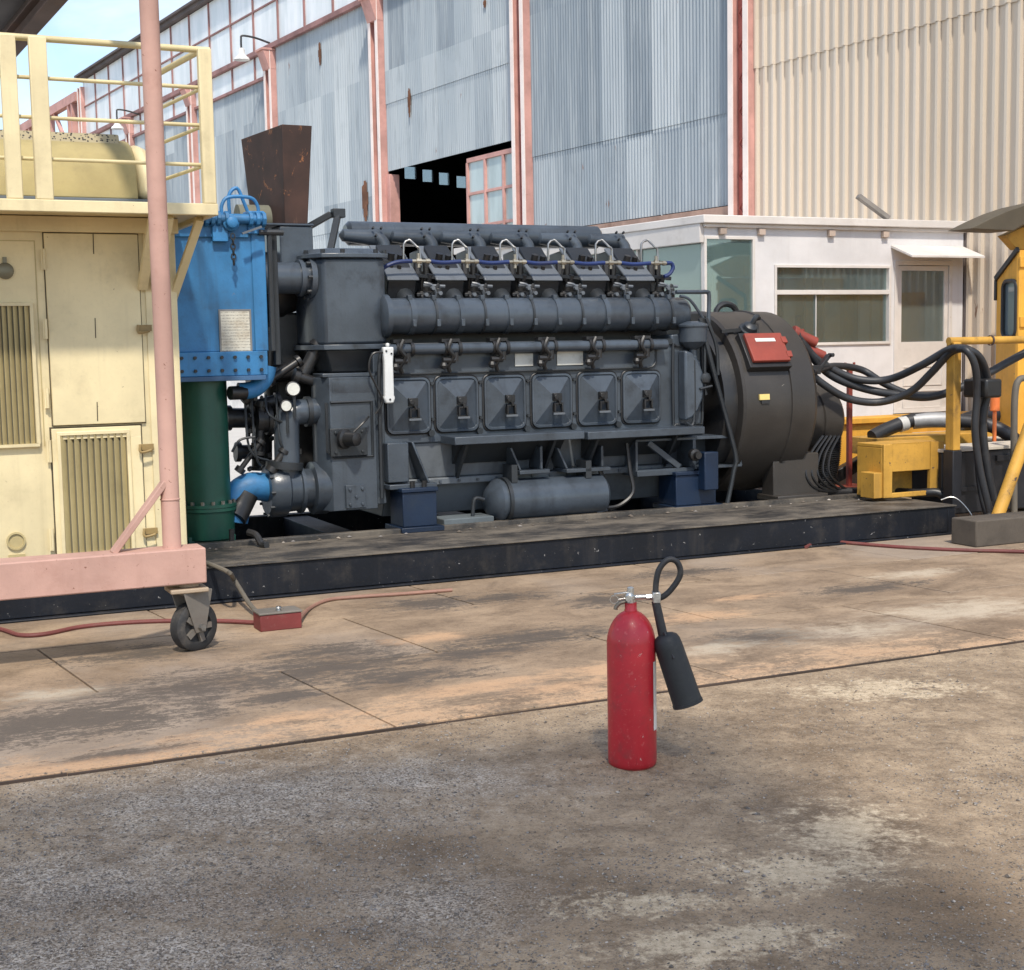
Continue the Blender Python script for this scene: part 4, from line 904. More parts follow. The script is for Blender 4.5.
# blue hose line hopping from head to head
zbh = ez(520, 262, vF-.05)
fl = MB(); fit = MB(); P = E(383, 268, vF-.05)
for i, px in enumerate(hx):
    u = E(px+16, 260, vF-.05)[0]
    fit.cyl((u-.055, vF-.05, zbh), (u+.1, vF-.05, zbh), .014, n=10); fit.cyl((u-.02, vF-.05, zbh), (u+.02, vF-.05, zbh), .024, n=8); fit.cyl((u+.06, vF-.05, zbh), (u+.09, vF-.05, zbh), .02, n=8); fit.cyl((u, vF-.05, zbh-.05), (u, vF-.05, zbh+.06), .014, n=8)
    if i: fl.tube([(up_+.1, vF-.05, zbh), ((up_+u)/2, vF-.05, zbh-.01), (u-.055, vF-.05, zbh)], .016, 8)
    else: fl.tube([(u-.055, vF-.05, zbh), (u-.18, vF-.05, zbh-.01), (u-.28, vF-.04, zbh-.05), (u-.31, vF-.02, zbh-.1)], .016, 8)
    up_ = u
fl.tube([(up_+.1, vF-.05, zbh), (up_+.15, vF-.05, zbh), (up_+.165, vF-.05, zbh-.04), (up_+.13, vF-.05, zbh-.09), (up_+.08, vF-.05, zbh-.11)], .017, 8)
bh = part('return_hose', fl, m_bluehose, en, label='blue hose running from head to head'); part('fitting', fit, m_brass, bh)
# big air manifold with clamp bands
vM = 1.2; a, b = E(384, 317, vM), E(686, 313, vM); zM = (a[2]+b[2])/2; rM = .138; Lm = b[0]-a[0]
am = part('air_manifold', MB().lathe((a[0], vM, zM), (1, 0, 0), [(-.05, .06), (-.045, rM+.0), (-.02, rM+.03), (.02, rM+.03), (.021, rM), (Lm-.06, rM), (Lm-.02, rM-.02), (Lm, rM-.06)], 30), m_eng, en)
for k in range(12):
    px = 391+24.2*k+(-1 if k % 2 else 0)
    if k == 0: px = 412
    else: px = 412+24.3*k if k < 11 else 672
    u = E(px, 317, vM-rM)[0]; wide = k % 2 == 0
    mb = MB().lathe((u, vM, zM), (1, 0, 0), [(0, rM+.001), (0, rM+.009), (.045 if wide else .018, rM+.009), (.045 if wide else .018, rM+.001)], 30, cap=False)
    cb = part('clamp_band', mb, m_eng if wide else m_engd, am)
    mb = MB().box(u+.005, u+.035, vM-rM-.012, vM-rM+.015, zM-.085, zM-.03); mb.box(u-.005, u+.03, vM-.08, vM-.03, zM+rM-.02, zM+rM+.02); part('clamp_lug', mb, m_eng, cb, .004)
mb = MB()
for i in range(6):
    u = E(hx[i]+4, 300, vF)[0]; mb.tube([(u, vM+.06, zM+.08), (u, vM+.16, zM+.16), (u, vF+.2, zM+.22)], .075, 12)
part('branch', mb, m_engd, am)
# fuel rail with hangers below it
vR_ = 1.05; a, b = E(388, 349, vR_), E(666, 345, vR_); zR_ = (a[2]+b[2])/2
fr_ = part('fuel_rail', MB().cyl((a[0], vR_, zR_), (b[0], vR_, zR_), .043, n=14), m_eng, en)
for i in range(6):
    px = 399+48*i; u = E(px, 350, vR_)[0]; mb = MB()
    for du in (-.03, .085):
        mb.lathe((u+du, vR_, zR_), (1, 0, 0), [(0, .04), (0, .058), (.025, .058), (.025, .04)], 12, cap=False)
    mb.box(u-.05, u+.1, vR_-.02, vR_+.06, zR_+.05, zR_+.075)
    mb.tube([(u+.02, vR_-.05, zR_+.07), (u-.01, vR_-.06, zR_), (u+.03, vR_-.05, zR_-.06), (u+.0, vR_-.02, zR_-.13), (u+.02, vR_, zR_-.18)], .017, 7)
    mb.cyl((u-.05, vR_-.03, zR_-.09), (u+.05, vR_-.03, zR_-.09), .024, n=8); mb.cyl((u+.06, vR_-.03, zR_-.10), (u+.06, vR_-.03, zR_-.03), .022, n=8); mb.ball((u-.04, vR_-.03, zR_-.13), .032, 8)
    part('pump_linkage', mb, m_oil, fr_)
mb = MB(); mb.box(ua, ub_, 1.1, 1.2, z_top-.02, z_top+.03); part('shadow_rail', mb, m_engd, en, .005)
for (x0, y0, x1, y1) in ((515, 353.5, 533, 366), (557, 351, 583, 365)):
    a = F.rect(x0, y0, x1, y1, VC-.02); mb = MB().box(a[0], a[1], VC-.022, VC-.0145, a[2], a[3]); nm = part('name_plate', mb, m_plate, en, .001)
# white sight gauge at the corner
a = F.rect(383, 347, 393, 402, .98); um = (a[0]+a[1])/2
mb = MB(); mb.prism([(um-.035, a[3]-.11), (um-.042, a[3]-.03), (um-.042, a[3]), (um+.042, a[3]), (um+.042, a[3]-.03), (um+.035, a[3]-.11), (um+.036, a[2]+.05), (um+.045, a[2]+.03), (um+.03, a[2]-.01), (um-.03, a[2]-.01), (um-.045, a[2]+.03), (um-.036, a[2]+.05)], 'v', .95, 1.0); mb.box(um-.014, um+.014, .96, .99, a[3], a[3]+.03)
sg = part('sight_gauge', mb, paint('gauge_white', (.68, .69, .68), .4, .12, dirt=(.2, .2, .18), da=.4, ds=9), en, .01, label='white vertical gauge housing at the corner')
part('screw', MB().bolts([(um-.02, .95, a[3]-.03), (um+.02, .95, a[3]-.05), (um, .95, a[2]+.02)], r=.008, h=.006), m_oil, sg)
part('gauge_cable', MB().tube([(um-.03, .97, a[3]-.04), (um-.12, .97, a[3]-.05), (um-.15, .98, a[3]-.16), (um-.1, .98, a[3]-.28), (um-.05, .98, a[3]-.4), (um-.1, 1.0, a[3]-.5)], .009, 6), m_oil, sg)
# pump group at the free end
pu0, pu1 = E(266, 490, 1.25), E(325, 488, 1.25); rP = .2; zP = (pu0[2]+pu1[2])/2; Lp = pu1[0]-pu0[0]
wp = part('water_pump', MB().lathe((pu0[0], 1.25, zP), (1, 0, 0), [(0, .10), (.0, rP-.02), (.03, rP), (.14, rP), (.16, rP-.03), (.24, rP-.035), (.245, rP-.015), (.27, rP-.015), (.275, rP-.05), (Lp-.12, rP-.05), (Lp-.11, rP-.0), (Lp, rP-.0)], 26), m_eng, en)
part('pump_bolt', MB().bolts([(pu0[0]+.02, 1.25+math.cos(k*PI/5)*(rP-.01), zP+math.sin(k*PI/5)*(rP-.01)) for k in range(10)], (-1, 0, 0), .012, .03), m_engd, wp)
m_blue = paint('bright_blue', lin((52, 120, 172)), .45, .28, dirt=(.03, .07, .12), da=.6, ds=4, streak=.4, chip=(.16, .14, .12), ca=.02, cs=9)
q0 = E(246, 505, 1.25)
part('blue_elbow', MB().tube([(pu0[0]+.02, 1.25, zP+.02), (pu0[0]-.12, 1.25, zP+.04), (pu0[0]-.23, 1.25, zP-.03), (pu0[0]-.30, 1.25, zP-.2)], .105, 16).lathe((pu0[0]-.285, 1.25, zP-.15), (-.25, 0, -1), [(0, .15), (.05, .15)], 18), m_blue, en, label='short bright blue pipe elbow')
a = E(287, 462, 1.2); b = E(288, 420, 1.2); c = E(322, 413, 1.2)
vp_ = part('water_riser', MB().tube([(a[0]-.02, 1.2, zP+.1), (a[0], 1.2, a[2]), (b[0]-.01, 1.2, b[2]-.03), (b[0]+.04, 1.2, c[2]-.0), (b[0]+.12, 1.2, c[2]+.015), (c[0]+.08, 1.22, c[2]+.015)], .095, 16), m_eng, en)
part('riser_flange', MB().lathe((a[0]-.02, 1.2, a[2]-.02), (.12, 0, 1), [(-.03, .14), (.025, .14)], 20).lathe((c[0]-.13, 1.2, c[2]+.015), (1, 0, 0), [(0, .115), (.035, .115)], 20), m_engd, vp_)
mb = MB(); rs = random.Random(11)
for (x0, y0, x1, y1, r, v) in ((228, 418, 262, 418, .075, 1.4), (250, 376, 325, 368, .07, 1.5), (250, 408, 280, 400, .05, 1.35), (262, 404, 258, 455, .035, 1.25), (238, 452, 262, 452, .055, 1.45), (262, 430, 262, 470, .08, 1.5), (270, 380, 300, 360, .03, 1.2), (296, 376, 322, 384, .04, 1.25), (272, 470, 285, 450, .03, 1.15), (240, 470, 262, 440, .02, 1.2), (245, 400, 270, 378, .02, 1.2), (318, 345, 300, 380, .05, 1.3), (268, 330, 268, 372, .035, 1.3), (258, 420, 270, 420, .095, 1.3)):
    a, b = E(x0, y0, v), E(x1, y1, v); L1 = (Vector(b)-Vector(a)).length; part('pump_pipe', MB().lathe(a, Vector(b)-Vector(a), [(-.02, r*.9), (-.02, r+.02), (.02, r+.02), (.021, r), (L1-.03, r), (L1-.029, r+.018), (L1, r+.018)], 12), m_oil, en)
for k in range(26):
    p = E(rs.uniform(244, 300), rs.uniform(376, 470), rs.uniform(1.2, 1.5)); mb.ball(p, rs.uniform(.015, .04), 6)
part('pump_fittings', mb, m_oil, en)['kind'] = 'stuff'
mb = MB(); rs = random.Random(12)
for k in range(4):
    a = E(rs.uniform(244, 290), rs.uniform(385, 400), 1.2); b = E(rs.uniform(250, 318), rs.uniform(420, 470), 1.16); mb.tube([a, (a[0], 1.12, b[2]+.1), b], .009, 6)
mb.tube([E(232, 452, 1.1), E(240, 440, 1.1), E(255, 437, 1.1)], .01, 6); part('small_tubing', mb, m_engd, en)
for (x, y, r) in ((293, 389, .05), (286, 406, .04)):
    p = E(x, y, 1.08); mb = MB().lathe((p[0], 1.08, p[2]), (-.1, -1, .05), [(-.03, r), (.0, r), (.01, r+.006), (.014, r-.004)], 18); g_ = part('pressure_gauge', mb, m_oil, en); part('gauge_face', MB().lathe((p[0], 1.08, p[2]), (-.1, -1, .05), [(.0145, r-.003), (.017, r-.003)], 18), m_plate, g_)
    part('gauge_stem', MB().tube([(p[0]+.01, 1.09, p[2]-r), (p[0]+.01, 1.09, p[2]-r-.16)], .012, 6, 1), m_engd, g_)
part('end_cover_plate', MB().prism([(h0-.25, 1.62), (h0+.25, 1.62), (h0+.25, 2.2), (h0+.05, 2.2)], 'z', hz0+.1, hz1+.5), m_oil, en, .02)
# governor cup and pipes at the drive end
p = E(695, 332, 1.02); part('governor', MB().lathe((p[0], 1.05, p[2]-.1), (0, 0, 1), [(-.05, .03), (-.02, .075), (.02, .115), (.14, .118), (.145, .128), (.16, .128), (.17, .11), (.19, .05)], 22).cyl((p[0], 1.05, p[2]-.4), (p[0], 1.05, p[2]-.1), .035, n=10).box(p[0]-.09, p[0]+.03, 1.0, 1.1, p[2]-.38, p[2]-.25), m_eng, en)
mb = MB()
a, b, c = E(676, 292, 1.1), E(706, 292, 1.1), E(708, 330, 1.1)
mb.tube([a, (b[0]-.05, 1.1, b[2]), b, (b[0]+.03, 1.1, b[2]-.03), (c[0], 1.1, c[2])], .018, 8, 3)
mb.tube([E(680, 296, 1.05), E(690, 300, 1.05), E(703, 318, 1.05)], .013, 8); part('vent_pipe', mb, m_eng, en)
mb = MB(); mb.tube([E(705, 335, 1.0), E(705, 380, 1.0), E(706, 395, 1.0)], .012, 6); mb.tube([E(694, 360, 1.0), E(694, 420, 1.0), E(686, 423, 1.0)], .014, 6); mb.ball(E(706, 378, .98), .05, 8, (1, .5, 1)); mb.tube([E(700, 389, .98), E(712, 386, .98)], .012, 6, 1); part('small_tubing', mb, m_engd, en)
p = E(714, 405, 1.2); sp_ = [(p[0]+.04*math.cos(k*.8), 1.2+.04*math.sin(k*.8), ez(711, 440, 1.12)+k*.0062) for k in range(80)]
part('coil_spring', MB().tube(sp_, .014, 6, 1), paint('dark_red', lin((84, 22, 26)), .5, .3), en, label='dark red coil spring')
part('coupling', MB().lathe((ub_+.12, 1.62, ez(690, 400, 1.6)), (1, 0, 0), [(0, .3), (.12, .3), (.12, .42), (.2, .42), (.2, .35), (.42, .35)], 28), m_oil, en)
p = E(632, 462, .95); mb = MB(); mb.tube([E(627, 443, 1.0), E(630, 470, .98), E(633, 492, .95), E(620, 505, .95), E(606, 508, .95)], .016, 6); mb.tube([E(600, 470, 1.0), E(606, 490, .98), E(603, 508, .96)], .02, 6); mb.cyl(E(596, 513, .95), E(606, 510, .95), .03, n=8); part('drain_hose', mb, m_oil, en)
mb = MB(); a = E(650, 513, .95); mb.cyl(a, E(672, 512, .95), .02, n=8); mb.cyl(E(662, 512, .95), E(670, 512, .95), .03, n=6); part('drain_valve', mb, m_steel, en)

# ------------------------------------------------------------------ generator
m_gen = paint('generator_grey', lin((58, 54, 50)), .42, .3, dirt=(.04, .034, .03), da=.5, ds=3, streak=.2, chip=(.25, .22, .19), ca=-.02, cs=12)
m_redbox = paint('red_box', lin((140, 60, 47)), .5, .25, dirt=(.08, .03, .025), da=.35, ds=6)
vG = 1.62; p = E(693, 400, vG); q = E(766, 400, vG); zG = p[2]-.0; RG = (ez(715, 311, vG)-ez(735, 490, vG))/2; zG = (ez(715, 311, vG)+ez(735, 490, vG))/2
ge = thing('generator', 'big dark grey drum shaped generator with a red terminal box', 'generator', ((p[0]+q[0])/2, vG, ZT))
Lg = q[0]-p[0]
prof = [(0, RG-.3), (.0, RG-.02), (.02, RG), (.07, RG), (.075, RG-.008), (Lg-.30, RG-.008), (Lg-.295, RG+.004), (Lg-.27, RG+.004), (Lg-.265, RG-.008), (Lg-.05, RG-.01), (Lg, RG-.05), (Lg+.02, RG-.3), (Lg+.02, .05)]
part('drum', MB().lathe((p[0], vG, zG), (1, 0, 0), prof, 64), m_gen, ge)
part('front_ring', MB().lathe((p[0]-.12, vG, zG), (1, 0, 0), [(0, RG-.28), (.0, RG-.12), (.119, RG-.1), (.119, RG-.28)], 48), m_oil, ge)
part('exciter', MB().lathe((p[0]+Lg+.0, vG, zG-.2), (1, 0, 0), [(0, .34), (.12, .34), (.13, .31), (.42, .31), (.43, .325), (.62, .325), (.67, .28), (.69, .08)], 36), m_gen, ge)
zf0 = ZT+.01
mb = MB(); mb.box(p[0]+.42, p[0]+Lg+.12, vG-.62, vG-.45, zf0, zG-.45); mb.box(p[0]+.4, p[0]+Lg+.15, vG-.72, vG-.4, zf0, zf0+.05); mb.box(p[0]+.22, p[0]+Lg-.02, vG+.4, vG+.6, zf0, zG-.4)
part('foot', mb, m_gen, ge, .008)
# tangent-mounted terminal box (follows the drum at 48 degrees up the front)
def on_drum(u, ang, r): return Vector((u, vG-math.cos(ang)*r, zG+math.sin(ang)*r))
def drumbox(mb, u0, u1, a0, a1, r0, r1):
    am = (a0+a1)/2; t = Vector((0, math.sin(am), math.cos(am))); nn_ = Vector((0, -math.cos(am), math.sin(am)))
    h = (a1-a0)/2*RG; P = []
    for r in (r0, r1):
        for (u, s) in ((u0, -h), (u1, -h), (u1, h), (u0, h)): P.append(Vector((u, vG, zG))+nn_*r+t*s)
    return mb.hexa(P)
def drum_px(px, py):
    d = Vector(ray(px, py)); lo, hi = 5, 16
    best = None
    t = 6
    while t < 18:
        l = F.loc((d.x*t, d.y*t, H+d.z*t)); 
        if (l[1]-vG)**2+(l[2]-zG)**2 <= RG*RG: return l[0], math.atan2(l[2]-zG, vG-l[1])
        t += .01
    return None
tb = [drum_px(*k) for k in ((739, 341), (775, 339), (753, 367), (784, 365))]
tb = [k for k in tb if k]
tu0 = min(k[0] for k in tb); tu1 = max(k[0] for k in tb); ta1 = max(k[1] for k in tb); ta0 = min(k[1] for k in tb)
bx = part('terminal_base', drumbox(MB(), tu0-.03, tu1+.02, ta0-.05, ta1+.03, RG-.03, RG+.05), m_oil, ge, .006)
tbx = part('terminal_box', drumbox(MB(), tu0, tu1, ta0, ta1, RG+.051, RG+.085), m_redbox, ge, .006, label='square red terminal box lid')
am_ = (ta0+ta1)/2+.1; um = (tu0+tu1)/2; part('box_label', drumbox(MB(), um-.1, um+.1, am_-.05, am_+.06, RG+.0855, RG+.089), m_plate, tbx)
part('hinge', drumbox(drumbox(MB(), tu1-.02, tu1+.03, ta0+.05, ta0+.12, RG+.05, RG+.095), tu1-.02, tu1+.03, ta1-.14, ta1-.06, RG+.05, RG+.095), m_redbox, tbx, .003)
k = drum_px(764, 397)
if k: part('rating_plate', drumbox(MB(), k[0]-.05, k[0]+.05, k[1]-.03, k[1]+.03, RG-.01, RG+.006), paint('yellow_tag', lin((220, 196, 120)), .5, .3), ge, label='small yellowed rating plate'); part('stain', drumbox(MB(), k[0]-.03, k[0]+.05, k[1]-.07, k[1]-.032, RG-.01, RG+.003), m_oil, ge)
# fittings on top of the drum
k = drum_px(748, 332); mb = MB(); c0_ = on_drum(k[0], k[1], RG); nn_ = Vector((0, -math.cos(k[1]), math.sin(k[1])))
mb.lathe(c0_, nn_, [(0, .09), (.03, .09), (.035, .07), (.07, .06), (.09, .03)], 18); mb.tube([c0_+nn_*.06, c0_+nn_*.1+Vector((.04, 0, .05)), c0_+nn_*.02+Vector((.1, 0, .1)), c0_+Vector((.16, .1, .12))], .022, 8); part('oil_filler', mb, m_engd, ge)
mb = MB(); k2 = drum_px(730, 333); mb.bar(on_drum(k2[0]-.1, k2[1], RG+.02), on_drum(k2[0]+.1, k2[1]+.02, RG+.02), .03, .03); part('lug', mb, m_oil, ge)
zt9 = zG+RG; part('lifting_eye', MB().tube([(p[0]+.42+.11*math.cos(a), vG+.1, zt9-.02+.085*math.sin(a)) for a in [PI*j/8 for j in range(9)]], .028, 8, 1), m_oil, ge)
mb = MB(); a = E(700, 318, 1.0); b = E(735, 452, .92); c = E(727, 505, .92); mb.tube([a, E(716, 380, .96), b, E(734, 470, .92), c], .02, 7, 3); mb.tube([E(706, 318, 1.02), E(716, 345, 1.0), E(718, 375, 1.0)], .016, 7); part('conduit', mb, m_engd, ge)
mb = MB(); 
for (x, y) in ((798, 332), (806, 346)):
    a = E(x-6, y, 1.25); mb.cyl(a, (a[0]+.22, 1.2, a[2]-.1), .05, n=10); mb.lathe(a, (1, -.2, -.45), [(0, .065), (.05, .065)], 10)
mb.box(a[0]-.1, a[0]+.05, 1.25, 1.5, a[2]-.1, a[2]+.15); part('cable_gland', mb, m_redbox, ge, .005)
# ribbed blower hose under the exciter
pp = [E(830, 436, 1.4), E(828, 462, 1.4), E(822, 488, 1.4)]; pts = []
cm = catmull([(a[0], 1.4, a[2]) for a in pp], 16)
part('blower_hose', MB().tube(cm, lambda t: .105+.006*math.sin(t*200), 16, 4), m_oil, ge)
mb = MB()
for k in range(5):
    x0 = 818+4*k; mb.tube([E(x0+5, 436, 1.1), E(x0-8+k, 455, 1.05), E(x0-12+2*k, 475, 1.0), E(x0+2+3*k, 490, 1.0), E(860+2*k, 492+k, 1.0)], .012, 6)
part('wiring', mb, m_oil, ge)

# ------------------------------------------------------------------ blue pedestals and block
m_dblue = paint('dark_blue', lin((13, 33, 57)), .45, .3, dirt=(.02, .03, .04), da=.4, ds=5, chip=(.2, .2, .2), ca=-.02)
def pedestal(x0, x1, yb, yt, v, label, extra=False):
    a = F.rect(x0, yt, x1, yb, v); zt = ez((x0+x1)/2, yt, v)
    t = thing('pedestal', label, 'pedestal', ((a[0]+a[1])/2, v, ZT), group='blue engine pedestals')
    part('column', MB().box(a[0], a[1], v, v+.28, ZT+.04, zt-.03), m_dblue, t, .006)
    part('base_plate', MB().box(a[0]-.03, a[1]+.04, v-.05, v+.33, ZT+.001, ZT+.039), m_dblue, t, .004)
    part('top_plate', MB().box(a[0]-.01, a[1]+.01, v-.015, v+.29, zt-.029, zt), m_dblue, t, .004)
    if extra:
        b = F.rect(704, 452, 718, 490, v-.09); part('junction_box', MB().box(b[0], b[1], v-.1, v-.001, b[2], b[3]), m_dblue, t, .008)
        c = E(695, 455, v-.05); part('knob', MB().lathe((c[0], v-.02, c[2]), (0, -1, 0), [(0, .05), (.04, .05), (.05, .03), (.09, .03)], 12), m_oil, t)
    else: part('anchor_bolt', MB().bolts([(a[1]-.08, v+.05, zt), (a[0]+.1, v+.05, zt)], (0, 0, 1), .02, .05), m_oil, t)
pedestal(403, 437, 535, 488, .88, 'dark blue box pedestal under the left end of the grey engine')
pedestal(676, 716, 511, 471, .92, 'dark blue box pedestal with a small side box near the generator', True)
a = F.rect(466, 517, 492, 533, .90); mb = MB().box(a[0]-.18, a[1]+.02, .9, 1.15, ZT+.001, a[3]); solo('block', mb, paint('grey_block', lin((92, 100, 104)), .8, .25), 'small grey block lying on the skid beside the left blue pedestal', 'block', bevel=.008)

# ------------------------------------------------------------------ blue heat exchanger on the green column
m_green = paint('deep_green', lin((28, 80, 66)), .36, .2, dirt=(.015, .03, .025), da=.4, ds=4, streak=.35)
vX = .95
he = thing('heat_exchanger', 'bright blue oil cooler tank standing on a dark green cylinder', 'cooler', (-1.9, vX+.25, ZT))
a = F.rect(150, 213, 266, 352, vX); 
mb = MB().box(a[0], a[1], vX, vX+.62, a[2]+.0, a[3]); mb.box(a[1]-.10, a[1]-.0, vX-.012, vX-.001, a[2], a[3]-.12); tk = part('tank', mb, m_blue, he, .012)
mb = MB(); mb.box(a[0], a[1]+.02, vX-.035, vX+.65, a[3]-.16, a[3]-.02) if False else mb.box(a[0], a[1]-.12, vX-.02, vX-.001, a[3]-.17, a[3]-.02); part('top_rim', mb, m_blue, tk, .006)
# bolted lower band
b = F.rect(150, 352, 268, 380, vX-.03); mb = MB().box(b[0], b[1], vX-.03, vX+.64, b[2]+.025, b[3]); bd = part('bolted_band', mb, m_blue, he, .005)
part('band_bolt', MB().bolts([(b[1]-.05-.095*i, vX-.03, z) for i in range(9) for z in (b[2]+.065, b[3]-.04)], r=.013, h=.018), m_oil, bd)
part('band_lip', MB().box(b[0], b[1]-.02, vX-.045, vX+.6, b[2]-.01, b[2]+.024), paint('blue_grey', lin((58, 92, 128)), .5, .3), bd, .004)
# column
cl = F.rect(180, 380, 229, 505, vX+.0); rC = (cl[1]-cl[0])/2; uC = (cl[0]+cl[1])/2; vCc = vX+.24
cl = F.rect(180, 380, 229, 505, vCc); rC = (cl[1]-cl[0])/2*.97; uC = (cl[0]+cl[1])/2
zc_t = b[2]-.011; zfl = ez(205, 503, vCc)
gcx = part('column', MB().lathe((uC, vCc, zfl), (0, 0, 1), [(0, rC), (zc_t-zfl, rC)], 40), m_green, he, label='dark green vertical cylinder')
part('flange', MB().lathe((uC, vCc, zfl-.05), (0, 0, 1), [(0, rC+.04), (.022, rC+.04), (.023, rC+.03), (.027, rC+.03), (.028, rC+.04), (.05, rC+.04)], 40), m_green, gcx)
part('flange_bolt', MB().bolts([(uC+math.cos(k*PI/8)*(rC+.02), vCc+math.sin(k*PI/8)*(rC+.02), zfl) for k in range(16)], (0, 0, 1), .014, .025), m_steel, gcx)
part('base', MB().lathe((uC, vCc, ZT+.03), (0, 0, 1), [(0, rC+.015), (zfl-.051-ZT-.03, rC+.03)], 40).box(uC-rC, uC+rC, vCc-.12, vCc+.12, ZT+.001, ZT+.06), m_green, he, .006)
mb = MB(); mb.tube([(uC+rC-.02, vX+.05, b[2]-.1), (uC+rC+.1, vX+.08, b[2]-.1)], .05, 12, 1); part('outlet_stub', mb, m_oil, he)
mb = MB(); q0, q1, q2 = E(238, 391, vX+.1), E(256, 388, vX+.1), E(268, 366, vX+.1); mb.tube([q0, (q0[0]+.06, vX+.1, q0[2]), q1, E(265, 378, vX+.1), q2], .062, 14); part('blue_pipe', mb, m_blue, he)
mb = MB(); q0 = E(240, 510, 1.2); mb.tube([(q0[0]+.06, 1.22, q0[2]+.12), (q0[0]+.0, 1.2, q0[2]+.02), (q0[0]-.06, 1.15, q0[2]-.06)], .09, 12); part('lower_elbow', mb, m_oil, he)
mb = MB(); q0 = E(232, 543, .9); mb.tube([(q0[0], .9, ZT+.12), (q0[0], .9, ZT+.01)], .02, 8, 1); part('drain_pipe', mb, m_oil, he)
# data plate
pl = F.rect(221, 311, 250, 351, vX-.01)
def dataplate():
    t = NT('data_plate'); c0 = t.co(); n = t.noise(9, 5, .65); sp = t.sep()
    ln = t.math('SINE', t.math('MULTIPLY', sp[2], 300)); wd = t.noise(1, 2, .5, t.map((70, 1, 150)))
    k = t.math('MULTIPLY', t.ramp(ln, .2, .6), t.ramp(wd, .42, .55))
    c = t.mix(t.ramp(n, .4, .75), (.60, .58, .50), (.42, .36, .27)); c = t.mix(t.math('MULTIPLY', k, .55), c, (.12, .1, .09)); t.set(Base_Color=c, Roughness=.55); return t.m
dp = part('data_plate', MB().box(pl[0], pl[1], vX-.012, vX-.002, pl[2], pl[3]), dataplate(), he, .002, label='pale worn data plate')
part('plate_frame', MB().frame(pl[0]-.012, pl[1]+.012, pl[2]-.012, pl[3]+.012, vX-.014, vX-.001, .0115), paint('plate_edge', (.2, .2, .2), .6), dp)
# valves, chain and lifting loops on the top
mb = MB(); p0, p1 = E(192, 218, vX-.05), E(262, 218, vX-.05); mb.cyl((p0[0]-.1, vX-.05, p0[2]), (p1[0], vX-.05, p0[2]), .035, n=10)
for x in (200, 206, 212, 218, 226, 250, 257, 263): q = E(x, 218, vX-.05); mb.cyl((q[0]-.012, vX-.05, p0[2]), (q[0]+.014, vX-.05, p0[2]), .055, n=8)
mb.box(p1[0]-.1, p1[0]+.02, vX-.04, vX+.1, p0[2]-.1, p0[2]+.06); hp = part('header_pipe', mb, m_blue, he, .004)
c_ = E(233, 222, vX-.12); mb = MB().lathe((c_[0], vX-.02, c_[2]), (0, -1, 0), [(0, .06), (.05, .06), (.06, .045), (.09, .04), (.1, .02)], 18); mb.box(c_[0]-.13, c_[0]-.02, vX-.05, vX-.02, c_[2]-.13, c_[2]+.03); vv_ = part('valve', mb, m_blue, he, .004)
part('valve_lever', MB().bar((c_[0]+.06, vX-.13, c_[2]-.08), (c_[0]+.2, vX-.13, c_[2]-.03), .02, .015), m_engl, vv_)
mb = MB()
for k in range(6):
    z = c_[2]-.1-k*.035; mb.tube([(c_[0]+(0 if k % 2 else .012)*math.cos(a)*1.3+(.0 if k % 2 == 0 else 0), vX-.10+(.012*math.cos(a) if k % 2 else 0), z+.024*math.sin(a)) for a in [2*PI*j/8 for j in range(8)]], .0055, 5, 1, closed=True)
part('chain', mb, m_engd, vv_)
mb = MB(); a0, a1, a2 = E(222, 214, vX+.05), E(222, 197, vX+.05), E(258, 214, vX+.05)
mb.tube([(a0[0], vX+.05, a[3]), (a0[0], vX+.05, a1[2]-.06), (a0[0]+.05, vX+.05, a1[2]), (a2[0]-.05, vX+.05, a1[2]), (a2[0], vX+.05, a1[2]-.06), (a2[0], vX+.05, a[3])], .013, 8, 4)
b0, b1 = E(229, 195, vX+.15), E(246, 200, vX+.15); mb.tube([(b0[0], vX+.15, a[3]), (b0[0], vX+.15, b0[2]), (b0[0]+.06, vX+.15, b0[2]+.05), (b1[0]-.02, vX+.15, b0[2]-.04), (b1[0]+.02, vX+.15, a[3])], .013, 8, 4)
part('lifting_loop', mb, m_blue, he)
mb = MB(); x = a[1]+.03; mb.cyl((x, vX-.02, a[2]), (x, vX-.02, a[3]-.1), .02, n=8); mb.cyl((x+.05, vX+.05, a[2]-.1), (x+.05, vX+.05, a[3]-.12), .025, n=8); mb.cyl((x-.08, vX-.03, a[3]-.13), (x+.1, vX-.03, a[3]-.13), .022, n=8); part('side_pipe', mb, m_engd, he)
# ------------------------------------------------------------------ cream machinery cabin with balcony
m_cream = paint('cream_yellow', lin((222, 207, 165)), .55, .13, dirt=(.22, .17, .09), da=.28, ds=3, streak=.2, chip=(.20, .13, .08), ca=.01, cs=26, bump=.12)
m_gap = paint('door_gap_grime', (.10, .08, .05), .8)
m_lback = paint('louvre_back', (.16, .145, .095), .8)
m_louv = paint('louvre_tan', lin((184, 168, 122)), .5, .15, dirt=(.1, .08, .05), da=.3)
vK = .30; uR = eu(180.5, 400, vK); uL = -4.6
zk0 = .31; zk1 = ez(100, 214, vK)
cb_ = thing('machinery_cabin', 'cream yellow metal machinery cabin with louvres and a railed roof deck', 'cabin', (-3.2, vK+1, ZT+.002))
part('wall', MB().box(uL, uR, vK, vK+2.0, zk0, zk1), m_cream, cb_, .008)
part('sill', MB().box(uL, uR, vK+.02, vK+1.9, ZT+.003, zk0-.001), m_oil, cb_)
def rect(x0, y0, x1, y1, v=vK): return F.rect(x0, y0, x1, y1, v)
